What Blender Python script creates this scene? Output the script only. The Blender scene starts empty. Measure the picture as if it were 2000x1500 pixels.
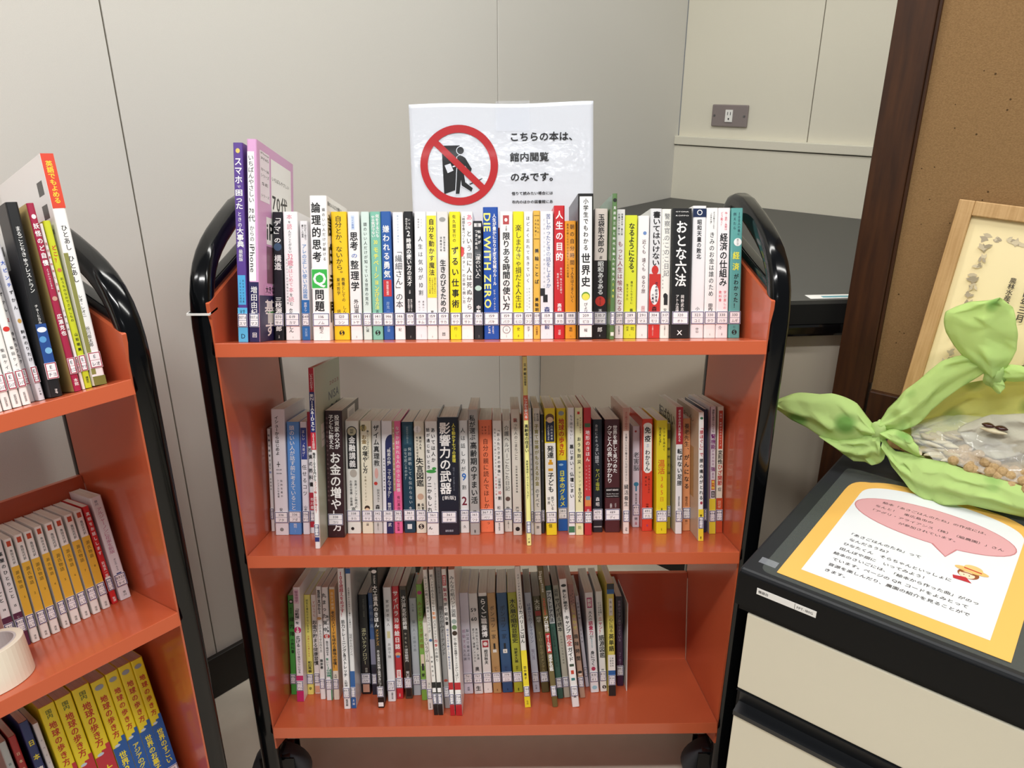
import bpy, bmesh, math, random
import numpy as np
from mathutils import Matrix, Vector

# ------------------------------------------------------------------ camera, world, lights, exposure
scene = bpy.context.scene
COL = scene.collection
cam_data = bpy.data.cameras.new('camera'); cam_data.sensor_width = 36.0; cam_data.lens = 26.964
cam_data.clip_start = 0.02
camera = bpy.data.objects.new('camera', cam_data); COL.objects.link(camera)
camera.matrix_world = Matrix(((0.999888, 0.005900, -0.013739, 0.382062), (-0.014948, 0.371617, -0.928266, -0.976356), (-0.000371, 0.928368, 0.371663, 1.204114), (0.000000, 0.000000, 0.000000, 1.000000)))
scene.camera = camera
vs = scene.view_settings
vs.view_transform = 'Standard'; vs.look = 'None'; vs.gamma = 1.0; vs.use_curve_mapping = False
vs.exposure = -0.44
world = bpy.data.worlds.new('room_air'); scene.world = world; world.use_nodes = True
world.node_tree.nodes['Background'].inputs[0].default_value = (0.95, 0.97, 1.0, 1)
world.node_tree.nodes['Background'].inputs[1].default_value = 0.23

def area(name, loc, sx, sy, power, color, rot=(0, 0, 0)):
    l = bpy.data.lights.new(name, 'AREA'); l.shape = 'RECTANGLE'; l.size = sx; l.size_y = sy
    l.energy = power; l.color = color
    o = bpy.data.objects.new(name, l); COL.objects.link(o); o.location = loc; o.rotation_euler = rot
    return o
# ceiling fluorescent tubes of the room, then an added wall fill and glare strip
area('ceiling_lamp_middle', (0.0, -1.22, 2.5), 1.3, 0.14, 56, (1.0, 0.99, 0.97))
area('ceiling_lamp_right', (1.55, -0.70, 2.5), 1.3, 0.14, 28, (1.0, 0.98, 0.93))
area('ceiling_lamp_left', (-1.5, -1.0, 2.5), 1.3, 0.14, 30, (1.0, 0.99, 0.97))
area('wall_fill_lamp', (0.45, 0.30, 2.5), 1.3, 0.14, 22, (1.0, 0.98, 0.93))  # added fill to brighten walls and counter, not a known fixture
area('notice_glare_lamp', (0.30, -3.4, 2.28), 1.2, 0.05, 11, (0.95, 0.98, 1.0))  # added thin strip, hung low so it mirrors as glare in the notice

# ------------------------------------------------------------------ materials
def lin(c):
    return c / 12.92 if c <= 0.04045 else ((c + 0.055) / 1.055) ** 2.4
def hexcol(h):
    return tuple(lin(int(h[i:i + 2], 16) / 255) for i in (0, 2, 4)) + (1,)
MATS = {}
def mat(name, hx, rough=0.5, coat=0.0, metal=0.0, noise=None, bump=None, spec=0.5, alpha=None, trans=0.0, ior=1.45):
    """Principled surface; noise=(scale, darker hex, amount) colour grain; bump=(scale, strength)"""
    if name in MATS: return MATS[name]
    m = bpy.data.materials.new(name); m.use_nodes = True
    nt = m.node_tree; b = nt.nodes['Principled BSDF']
    b.inputs['Base Color'].default_value = hexcol(hx)
    b.inputs['Roughness'].default_value = rough
    b.inputs['Metallic'].default_value = metal
    b.inputs['Coat Weight'].default_value = coat
    b.inputs['Coat Roughness'].default_value = 0.06
    b.inputs['Specular IOR Level'].default_value = spec
    b.inputs['Transmission Weight'].default_value = trans
    b.inputs['IOR'].default_value = ior
    if noise or bump:
        tc = nt.nodes.new('ShaderNodeTexCoord')
    if noise:
        mp = nt.nodes.new('ShaderNodeMapping'); nt.links.new(tc.outputs['Object'], mp.inputs['Vector'])
        if len(noise) > 3: mp.inputs['Scale'].default_value = noise[3]
        n = nt.nodes.new('ShaderNodeTexNoise'); n.inputs['Scale'].default_value = noise[0]; n.inputs['Detail'].default_value = 6
        nt.links.new(mp.outputs['Vector'], n.inputs['Vector'])
        r = nt.nodes.new('ShaderNodeValToRGB'); r.color_ramp.elements[0].position = 0.35; r.color_ramp.elements[1].position = 0.65
        r.color_ramp.elements[0].color = hexcol(noise[1]); r.color_ramp.elements[1].color = hexcol(hx)
        nt.links.new(n.outputs['Fac'], r.inputs['Fac'])
        mx = nt.nodes.new('ShaderNodeMix'); mx.data_type = 'RGBA'; mx.inputs['Factor'].default_value = noise[2]
        mx.inputs[6].default_value = hexcol(hx); nt.links.new(r.outputs['Color'], mx.inputs[7])
        nt.links.new(mx.outputs[2], b.inputs['Base Color'])
    if bump:
        n2 = nt.nodes.new('ShaderNodeTexNoise'); n2.inputs['Scale'].default_value = bump[0]; n2.inputs['Detail'].default_value = 4
        nt.links.new(tc.outputs['Object'], n2.inputs['Vector'])
        bp = nt.nodes.new('ShaderNodeBump'); bp.inputs['Strength'].default_value = bump[1]; bp.inputs['Distance'].default_value = 0.002
        nt.links.new(n2.outputs['Fac'], bp.inputs['Height']); nt.links.new(bp.outputs['Normal'], b.inputs['Normal'])
        if coat: nt.links.new(bp.outputs['Normal'], b.inputs['Coat Normal'])
    MATS[name] = m
    return m
def cover_mat(hx): return mat('cover_' + hx, hx, 0.38, coat=0.25)
def ink(hx): return mat('ink_' + hx, hx, 0.42, coat=0.15)
M_orange = mat('orange_enamel', 'c35d3a', 0.3, coat=0.3, bump=(260, 0.02))
M_black = mat('black_tube_enamel', '07080a', 0.14, coat=0.12, spec=0.32)
M_wall = mat('wall_vinyl', 'd9d7d0', 0.72, noise=(900, 'cfcdc5', 0.35), bump=(700, 0.12))
M_wallR = mat('wall_vinyl_warm', 'dad6c6', 0.72, noise=(900, 'd0cbb6', 0.35), bump=(700, 0.12))
M_groove = mat('groove_dark', '857f73', 0.9)
M_floor = mat('floor_vinyl', 'dfd5c4', 0.45, noise=(14, 'd0c6b4', 0.5), bump=(300, 0.05))
M_baseb = mat('baseboard_black', '1e1a16', 0.5)
M_ctop = mat('counter_charcoal', '444442', 0.45, noise=(500, '3c3c3a', 0.4))
M_cblack = mat('counter_edge_black', '0a0a0b', 0.6)
M_cgloss = mat('counter_edge_gloss', '08080a', 0.18, coat=0.5)
M_panel = mat('counter_panel_beige', 'bdb3a3', 0.6)
M_cabtop = mat('cabinet_top_black', '25272a', 0.42, spec=0.3, noise=(40, '242628', 0.4), bump=(900, 0.06))
M_cabblk = mat('cabinet_frame_black', '0b0c0d', 0.5, spec=0.2)
M_cabbei = mat('cabinet_drawer_beige', 'dad4bf', 0.5, bump=(500, 0.05))
M_chan = mat('drawer_pull_black', '17191c', 0.35)
M_wood = mat('board_frame_walnut', '442711', 0.45, noise=(6, '2a160a', 0.8, (14, 14, 1.2)), bump=(60, 0.1))
M_cork = mat('pin_board_cloth', '8f6f47', 0.85, noise=(420, '7c5e38', 0.7), bump=(600, 0.25))
M_frame = mat('certificate_frame_oak', 'bf9a68', 0.5, noise=(7, 'a8824f', 0.8, (40, 40, 2)), bump=(120, 0.15))
M_cert = mat('certificate_paper', 'f1dfae', 0.7)
M_lam = None
M_white = mat('white_plastic', 'e9e8e4', 0.35)
M_grey = mat('outlet_plate_grey', '857b79', 0.4, metal=0.0)
M_tape = mat('tape_cream', 'efe6d2', 0.5)
M_tapecore = mat('tape_core_card', 'c9c2c0', 0.8)
M_rubber = mat('caster_rubber', '2e2f34', 0.55)
M_steel = mat('caster_steel', '7d7f83', 0.3, metal=1.0)
M_clear = mat('clear_film', 'ffffff', 0.06, trans=1.0, ior=1.12)
M_label = mat('label_paper', 'f3f2f4', 0.35, coat=0.4)

def pages_mat(hx='e4dfd3'):
    nm = 'pages_' + hx
    if nm in MATS: return MATS[nm]
    m = bpy.data.materials.new(nm); m.use_nodes = True; nt = m.node_tree; b = nt.nodes['Principled BSDF']
    tc = nt.nodes.new('ShaderNodeTexCoord'); mp = nt.nodes.new('ShaderNodeMapping'); mp.inputs['Scale'].default_value = (2600, 12, 12)
    n = nt.nodes.new('ShaderNodeTexNoise'); n.inputs['Scale'].default_value = 1; n.inputs['Detail'].default_value = 2
    r = nt.nodes.new('ShaderNodeValToRGB'); r.color_ramp.elements[0].position = 0.3; r.color_ramp.elements[1].position = 0.7
    c = hexcol(hx); r.color_ramp.elements[0].color = (c[0] * .72, c[1] * .72, c[2] * .72, 1); r.color_ramp.elements[1].color = c
    nt.links.new(tc.outputs['Object'], mp.inputs['Vector']); nt.links.new(mp.outputs['Vector'], n.inputs['Vector'])
    nt.links.new(n.outputs['Fac'], r.inputs['Fac']); nt.links.new(r.outputs['Color'], b.inputs['Base Color'])
    b.inputs['Roughness'].default_value = 0.9
    MATS[nm] = m; return m

# ------------------------------------------------------------------ mesh helpers
class MB:
    """collects geometry and links it as ONE mesh object"""
    def __init__(s): s.v = []; s.f = []; s.mi = []; s.mats = []; s.smooth = []
    def m(s, material):
        for i, x in enumerate(s.mats):
            if x is material: return i
        s.mats.append(material); return len(s.mats) - 1
    def add(s, verts, faces, material, smooth=False):
        o = len(s.v); k = s.m(material)
        s.v += [tuple(p) for p in verts]
        for f in faces: s.f.append(tuple(i + o for i in f)); s.mi.append(k); s.smooth.append(smooth)
    def box(s, x0, x1, y0, y1, z0, z1, material):
        v = [(x, y, z) for x in (x0, x1) for y in (y0, y1) for z in (z0, z1)]
        s.add(v, [(0, 1, 3, 2), (4, 6, 7, 5), (0, 4, 5, 1), (2, 3, 7, 6), (0, 2, 6, 4), (1, 5, 7, 3)], material)
    def extrude_yz(s, prof, x0, x1, material, smooth=False):
        """closed polygon prof [(y,z)] extruded along x"""
        n = len(prof); v = [(x0, y, z) for y, z in prof] + [(x1, y, z) for y, z in prof]
        f = [(i, (i + 1) % n, n + (i + 1) % n, n + i) for i in range(n)]
        s.add(v, f, material, smooth); s.add(v, [tuple(range(n))[::-1], tuple(range(n, 2 * n))], material)
    def extrude_xy(s, prof, z0, z1, material):
        n = len(prof); v = [(x, y, z0) for x, y in prof] + [(x, y, z1) for x, y in prof]
        s.add(v, [(i, (i + 1) % n, n + (i + 1) % n, n + i) for i in range(n)] + [tuple(range(n))[::-1], tuple(range(n, 2 * n))], material)
    def extrude_xz(s, prof, y0, y1, material):
        n = len(prof); v = [(x, y0, z) for x, z in prof] + [(x, y1, z) for x, z in prof]
        s.add(v, [(i, (i + 1) % n, n + (i + 1) % n, n + i) for i in range(n)] + [tuple(range(n))[::-1], tuple(range(n, 2 * n))], material)
    def build(s, name, parent=None, loc=None, bevel=0, fixn=True):
        me = bpy.data.meshes.new(name); me.from_pydata(s.v, [], s.f)
        for x in s.mats: me.materials.append(x)
        me.polygons.foreach_set('material_index', s.mi); me.polygons.foreach_set('use_smooth', s.smooth)
        me.update()
        if fixn:
            bm = bmesh.new(); bm.from_mesh(me); bmesh.ops.recalc_face_normals(bm, faces=bm.faces)
            if bevel: bmesh.ops.bevel(bm, geom=[e for e in bm.edges if len(e.link_faces) == 2 and e.calc_face_angle(0) > 0.6], offset=bevel, segments=2, affect='EDGES', profile=0.5)
            bm.to_mesh(me); bm.free()
        o = bpy.data.objects.new(name, me); COL.objects.link(o)
        if parent is not None: o.parent = parent
        if loc is not None: o.location = loc
        return o
def empty(name, mw, label, cat, group=None):
    o = bpy.data.objects.new(name, None); COL.objects.link(o); o.empty_display_size = 0.05
    o.matrix_world = mw; tag(o, label, cat, group); return o
def tag(o, label, cat, group=None):
    o['label'] = label; o['category'] = cat
    if group: o['group'] = group
    return o
def struct(o, label=None):
    o['kind'] = 'structure'
    if label: o['label'] = label
    return o
def T(x, y, z): return Matrix.Translation((x, y, z))
def RZ(a): return Matrix.Rotation(a, 4, 'Z')

# ------------------------------------------------------------------ lettering (glyph meshes from the built-in font)
GL = {}
def _mk(ch, bold):
    c = bpy.data.curves.new('g', 'FONT'); c.body = ch; c.resolution_u = 2
    o = bpy.data.objects.new('g', c); COL.objects.link(o); return o
def _bake(pairs):
    obs = [(k, _mk(*k)) for k in pairs]; dg = bpy.context.evaluated_depsgraph_get()
    for (ch, bold), o in obs:
        me = bpy.data.meshes.new_from_object(o.evaluated_get(dg))
        n = len(me.vertices); a = np.zeros(n * 3); me.vertices.foreach_get('co', a); a = a.reshape(-1, 3)[:, :2]
        fs = [tuple(p.vertices) for p in me.polygons]; w_ = 0.6 if len(fs) > 90 else 1.0
        shifts = ((-.024 * w_, 0), (.024 * w_, 0), (0, .022 * w_), (0, -.022 * w_)) if bold else ((-.009, 0), (.009, 0))
        fs = [tuple(i + k * n for i in f) for k in range(len(shifts)) for f in fs]; a = np.concatenate([np.column_stack([a + np.array(s_), np.full(n, k * 0.000012)]) for k, s_ in enumerate(shifts)])
        GL[(ch, bold)] = (a, fs, 1.0 if ord(ch) > 0x2000 else (a[:, 0].max() + 0.08 if n else 0.3))
        bpy.data.meshes.remove(me)
    for k, o in obs: c = o.data; bpy.data.objects.remove(o); bpy.data.curves.remove(c)
def glyph(ch, bold):
    key = (ch, bold)
    if key not in GL: _bake([key])
    return GL[key]
VROT = set('ー〜「」『』（）()[]…―〝〟-')
class Print:
    """flat print laid on a face: origin at the face's top left, U right, V down, N outwards (metres)"""
    def __init__(s, O, U, V, N, mb=None):
        s.O, s.U, s.V, s.N = (np.array(q, float) for q in (O, U, V, N)); s.mb = mb or MB(); s.lev = 0.00012
    def put(s, pts, faces, material, lift=0):
        P = s.O + np.outer(pts[:, 0], s.U) + np.outer(pts[:, 1], s.V) + np.outer(s.lev + lift + np.zeros(len(pts)), s.N)
        s.mb.add(P.tolist(), faces, material)
    def poly(s, pts, hx, m=None):
        s.lev += 0.00004; p = np.array(pts, float); s.put(p, [tuple(range(len(p)))], m or ink(hx))
    def rect(s, u0, u1, v0, v1, hx, m=None): s.poly([(u0, v0), (u1, v0), (u1, v1), (u0, v1)], hx, m)
    def ell(s, cu, cv, ru, rv, hx, n=20, lim=None):
        cl = (lambda u: min(max(u, 0.0), lim)) if lim else (lambda u: u)
        s.poly([(cl(cu + ru * math.cos(i * 2 * math.pi / n)), cv + rv * math.sin(i * 2 * math.pi / n)) for i in range(n)], hx)
    def ring(s, cu, cv, r0, r1, hx, n=64):
        s.lev += 0.00004
        p = np.array([(cu + r * math.cos(i * 2 * math.pi / n), cv + r * math.sin(i * 2 * math.pi / n)) for r in (r0, r1) for i in range(n)])
        s.put(p, [(i, (i + 1) % n, n + (i + 1) % n, n + i) for i in range(n)], ink(hx))
    def ch(s, ch, bold, cu, cv, w, h, m, rot=0, small=False):
        a, fs, adv = glyph(ch, bold)
        if not len(a): return
        wide = ord(ch) > 0x2000
        dz = a[:, 2]; a = a[:, :2]
        if wide: q = a - np.array([0.5, 0.38])
        else: q = a - np.array([(a[:, 0].max() + a[:, 0].min()) / 2, 0.36])
        q = q * np.array([1, -1])
        if rot == 1: q = np.stack([-q[:, 1], q[:, 0]], 1)      # turned clockwise
        q = q * np.array([w, h])
        if ch in '、。' and small: q = q + np.array([0.55 * w, -0.5 * h])
        s.put(q + np.array([cu, cv]), fs, m, 0.00005 + dz)
    def vtext(s, text, cu, v0, v1, size, hx, bold):
        """vertical Japanese setting, one character under the other"""
        m = ink(hx); cells = []
        for c in text:
            if c.isdigit() and c.isascii() and cells and len(cells[-1]) == 1 and cells[-1].isdigit() and text.count('0') < 3 and len([k for k in text if k.isdigit()]) == 2: cells[-1] += c
            else: cells.append(c)
        n = len(cells); pitch = (v1 - v0) / n; h = min(pitch * 1.02, size * 1.12); w = min(size, h * 1.5)
        for i, c in enumerate(cells):
            if c in ' \u3000': continue
            cv = v0 + (i + .5) * pitch
            if len(c) == 2: s.htext(c, cu - w * .5, cu + w * .5, cv, h * 1.15, hx, bold)
            elif c.isascii(): s.ch(c, bold, cu, cv, w * 1.25, h * 1.25, m)
            else: s.ch(c, bold, cu, cv, w, h, m, 1 if c in VROT else 0, True)
    def run(s, text, bold):
        x = 0; out = []
        for c in text:
            a, fs, adv = glyph(c, bold); out.append((c, x, a, fs)); x += adv
        return out, x
    def rtext(s, text, cu, v0, v1, size, hx, bold):
        """latin run turned clockwise, reading downwards"""
        m = ink(hx); out, tot = s.run(text, bold); k = (v1 - v0) / max(tot, .1)
        for c, x, a, fs in out:
            if len(a): s.put(np.stack([cu + (a[:, 1] - .36) * size, v0 + (a[:, 0] + x) * k], 1), fs, m, 0.00005 + a[:, 2])
    def htext(s, text, u0, u1, cv, size, hx, bold, fit=True):
        m = ink(hx); out, tot = s.run(text, bold); k = (u1 - u0) / max(tot, .1) if fit else size
        for c, x, a, fs in out:
            if len(a): s.put(np.stack([u0 + (a[:, 0] + x) * k, cv - (a[:, 1] - .37) * size], 1), fs, m, 0.00005 + a[:, 2])
def draw_items(p, items, wd, ht):
    for it in items:
        if it[0] == 'R': p.rect(it[1] * wd, it[2] * wd, it[3] * ht, it[4] * ht, it[5])
        elif it[0] == 'E': p.ell(it[1] * wd, it[2] * ht, it[3] * wd, it[4] * wd, it[5], 20, wd)
        elif it[0] == 'H':
            b = it[6].startswith('*'); p.htext(it[6].lstrip('*'), it[1] * wd, it[2] * wd, it[3] * ht, it[4] * ht, it[5], b)
        else:
            t = it[5]; rot = t.startswith('>'); t = t.lstrip('>'); b = t.startswith('*'); t = t.lstrip('*')
            if rot: p.rtext(t, it[0] * wd, it[1] * ht, it[2] * ht, it[3] * wd, it[4], b)
            else: p.vtext(t, it[0] * wd, it[1] * ht, it[2] * ht, it[3] * wd, it[4], b)

# ------------------------------------------------------------------ room
WA = math.radians(47.0)
WORG = Vector((-0.226, 0.284, 0.0))                    # a point at the foot of the back wall
WD = Vector((math.cos(WA), math.sin(WA), 0)); WN = Vector((math.sin(WA), -math.cos(WA), 0))   # along wall, into room
CS = 1.711                                             # distance of the room corner along the wall
HT = 2.6
mb = MB(); mb.box(-3.2, 3.6, -3.2, 3.2, -0.05, 0, M_floor); struct(mb.build('floor'))
def wall(name, mw, u0, u1, seams, panel_m, z0, z1, holes=None):
    """backing mesh with separate vinyl panels, 3 mm joints; local x along wall, y out into the room is negative"""
    mb = MB(); mb.box(u0, u1, 0.004, 0.10, 0, HT, M_groove); o = struct(mb.build(name)); o.matrix_world = mw
    ed = [u0] + seams + [u1]
    for a, b in zip(ed[:-1], ed[1:]):
        p = MB(); p.box(a + 0.0012, b - 0.0012, 0.0, 0.0045, z0, z1, panel_m); p.build('wall_panel', o, bevel=0.0012)
    return o
mw_back = Matrix.Translation(WORG) @ RZ(WA)
wall('wall_back', mw_back, -2.2, CS, [-0.845, 0.0225, 0.886], M_wall, 0.0, HT)
mb = MB(); mb.box(-2.2, CS, -0.012, 0.0, 0, 0.098, M_baseb); o = struct(mb.build('baseboard_back', bevel=0.002)); o.matrix_world = mw_back
corner = WORG + WD * CS
mw_right = Matrix.Translation(corner) @ RZ(WA - math.pi / 2)
wr = wall('wall_right', mw_right, 0.0, 2.6, [0.41, 1.32], M_wallR, 1.03, HT)
p = MB(); p.box(0, 2.6, -0.018, 0.0, 0, 1.006, M_wallR); p.build('lower_panel', wr)
mb = MB(); mb.box(0, 2.6, -0.024, 0.004, 1.009, 1.034, M_wallR); o = struct(mb.build('trim_1', bevel=0.002)); o.matrix_world = mw_right

# grey outlet plate on the right wall
t = empty('power_outlet', mw_right @ T(0.170, 0, 1.097), 'grey metal wall plate with one white socket, above the ledge', 'outlet')
q = MB(); q.box(-0.0575, 0.0575, -0.008, 0, -0.031, 0.031, M_grey); q.build('plate', t, bevel=0.003)
q = MB(); q.box(-0.0115, 0.0115, -0.011, -0.008, -0.017, 0.017, M_white)
for x in (-0.005, 0.004): q.box(x, x + 0.0018, -0.0113, -0.0109, 0.002, 0.011, M_cblack)
q.box(-0.002, 0.002, -0.0113, -0.0109, -0.011, -0.006, M_cblack); q.build('socket', t)
for x in (-0.048, 0.048):
    q = MB(); q.extrude_xz([(x + 0.003 * math.cos(i * math.pi / 5), 0.003 * math.sin(i * math.pi / 5)) for i in range(10)], -0.0095, -0.008, M_steel); q.build('screw', t)

# corner counter filling the nook behind the cart
def wpt(s, off): v = WORG + WD * s + WN * off; return (v.x, v.y)
def rpt(u, off): v = mw_right @ Vector((u, -off, 0)); return (v.x, v.y)
ctr = empty('corner_counter', T(0.95, 0.9, 0), 'charcoal topped corner counter with black edge and beige panels behind the carts', 'counter')
def rel(pts): return [(x - 0.95, y - 0.9) for x, y in pts]
top_poly = [wpt(CS - 0.022, 0.002), wpt(1.03, 0.002), (0.56, 0.90), (0.845, 0.64), (0.865, 0.297), (1.42, 0.34), rpt(1.45, 0.022)]
body_poly = [wpt(CS - 0.024, 0.004), wpt(1.05, 0.004), (0.575, 0.925), (0.868, 0.652), (0.888, 0.325), (1.41, 0.365), rpt(1.42, 0.024)]
base_poly = [wpt(CS - 0.026, 0.006), wpt(1.06, 0.006), (0.580, 0.93), (0.873, 0.657), (0.893, 0.330), (1.40, 0.370), rpt(1.41, 0.026)]
q = MB(); q.extrude_xy(rel(top_poly), 0.838, 0.845, M_ctop); q.build('counter_top', ctr)
q = MB(); q.extrude_xy(rel(top_poly), 0.802, 0.838, M_cblack); q.build('edge_band', ctr)
q = MB(); q.extrude_xy(rel(top_poly), 0.778, 0.802, M_cgloss); q.build('edge_lip', ctr, bevel=0.006)
q = MB(); q.extrude_xy(rel(body_poly), 0.085, 0.778, M_panel); q.build('body_panel', ctr)
q = MB(); q.extrude_xy(rel(base_poly), 0.0, 0.085, M_baseb); q.build('toe_kick', ctr)
q = MB(); q.box(-0.055, 0.055, -0.012, 0.012, 0, 0.0006, M_white); q.box(-0.03, 0.03, -0.007, 0.003, 0.0006, 0.0008, mat('sticker_teal', '5f9aa6', 0.4))
o = tag(q.build('sticker'), 'white sticker with teal print on the charcoal counter top', 'sticker'); o.location = (0.975, 0.325, 0.8452); o.rotation_euler = (0, 0, 0.06)

# ------------------------------------------------------------------ book carts
W = 0.74; TILT = (0.285, 0.25, 0.26); ZF = (0.874, 0.5377, 0.2001); SD = 0.225; LIP = 0.0188; BH = 0.175
def sweep(mbd, path, xc, w, tk, material, closed=False):
    """rounded rectangular tube along a path in the yz plane"""
    r = min(w, tk) * 0.3; sec = []
    for cx, cz, a0 in ((1, 1, 0), (-1, 1, 90), (-1, -1, 180), (1, -1, 270)):
        for da in (0, 30, 60, 90):
            a = math.radians(a0 + da); sec.append((cx * (w / 2 - r) + r * math.cos(a), cz * (tk / 2 - r) + r * math.sin(a)))
    n = len(sec); V = []; F = []; P = [Vector(p) for p in path]
    for i, p in enumerate(P):
        d = (P[min(i + 1, len(P) - 1)] - P[max(i - 1, 0)]).normalized(); nr = Vector((-d.y, d.x))
        k = 1.0
        for sx, sn in sec: V.append((xc + sx, p.x + nr.x * sn * k, p.y + nr.y * sn * k))
    for i in range(len(P) - 1):
        for j in range(n): F.append((i * n + j, i * n + (j + 1) % n, (i + 1) * n + (j + 1) % n, (i + 1) * n + j))
    mbd.add(V, F, material, True); mbd.add(V, [tuple(range(n)), tuple(range((len(P) - 1) * n, len(P) * n))], material)
LOOP = [(.014, .085), (.014, .40), (.014, .80), (.014, .895), (.0165, .915), (.022, .935), (.031, .952), (.044, .967), (.060, .979), (.080, .989), (.105, .998), (.15, 1.010), (.20, 1.021), (.232, 1.023), (.255, 1.017), (.272, 1.003), (.282, .985), (.286, .96), (.286, .90), (.286, .5), (.286, .085)]
def make_cart(mw, label, string):
    c = empty('book_cart', mw, label, 'book cart', 'orange library book carts')
    for s in range(3):
        tk = 0.0016
        prof = [(0, 0), (SD, 0), (SD, BH), (SD + 0.014, BH), (SD + 0.014, BH - 0.016), (SD + 0.0125, BH - 0.016), (SD + 0.0125, BH - tk), (SD + tk, BH - tk), (SD + tk, -tk), (tk, -tk), (tk, -LIP + tk), (0.012, -LIP + tk), (0.012, -LIP), (0, -LIP)]
        q = MB(); q.extrude_yz(prof, 0, W, M_orange)
        o = q.build('shelf', c, (0, 0, ZF[s]), bevel=0.0006); o.rotation_euler = (-TILT[s], 0, 0)
    for sd in (0, 1):
        x0, x1 = ((-0.006, -0.0008), (W + 0.0008, W + 0.006))[sd]
        q = MB(); q.extrude_yz([(.004, .150), (.004, .928), (.27, .962), (.27, .12), (.06, .12)], x0, x1, M_orange); q.build('side_panel', c, bevel=0.0008)
        xc = (-0.016, W + 0.016)[sd]
        q = MB(); sweep(q, LOOP, xc, 0.028, 0.028, M_black); q.build('side_frame', c, fixn=True)
        q = MB(); sweep(q, [(.02, .935), (.15, .952), (.28, .970)], xc, 0.022, 0.016, M_black); q.build('cross_bar', c)
        q = MB(); sweep(q, [(.02, .112), (.15, .112), (.28, .112)], xc, 0.022, 0.03, M_black); q.build('foot_bar', c)
        for yy in (.055, .245):
            k = MB(); k.box(xc - .022, xc + .022, yy - .02, yy + .02, .090, .097, M_steel)
            k.box(xc - .03, xc + .03, yy - .022, yy - .019, .045, .095, M_black); k.box(xc - .03, xc + .03, yy + .019, yy + .022, .045, .095, M_black)
            ca = k.build('caster', c)
            R_ = 0.051; n = 28; pr_ = [(-.016, .028), (-.016, R_ - .005), (-.011, R_), (.011, R_), (.016, R_ - .005), (.016, .028), (.012, .026), (.012, .008), (-.012, .008), (-.012, .026)]
            V = [(r * math.cos(2 * math.pi * i / n), a, r * math.sin(2 * math.pi * i / n)) for i in range(n) for a, r in pr_]; L = len(pr_)
            F = [(i * L + j, ((i + 1) % n) * L + j, ((i + 1) % n) * L + (j + 1) % L, i * L + (j + 1) % L) for i in range(n) for j in range(L)]
            k = MB(); k.add(V, F, M_rubber, True); w_ = k.build('wheel', ca, (xc, yy, R_))
    if string:
        q = MB(); xs = (-0.0302, -0.0018); 
        for zz in (0.913,):
            q.box(xs[0], xs[1], -0.0012, 0.0, zz, zz + 0.0028, M_white); q.box(xs[1], xs[1] + 0.0010, -0.0012, 0.03, zz, zz + 0.0028, M_white)
            q.box(xs[0] - 0.001, xs[0], -0.0012, 0.03, zz, zz + 0.0028, M_white); q.box(xs[0], xs[1], 0.0285, 0.0295, zz, zz + 0.0028, M_white)
        q.build('tie_string', c)
    return c
MW1 = Matrix.Identity(4)
A2 = 0.8317
MW2 = T(-0.054, -0.129, 0) @ RZ(A2) @ T(-W, 0, 0)
make_cart(MW1, 'orange three-shelf book cart with black tube ends, in the middle under the notice', True)
make_cart(MW2, 'orange three-shelf book cart turned sideways, cut off by the left photo edge', False)

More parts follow.
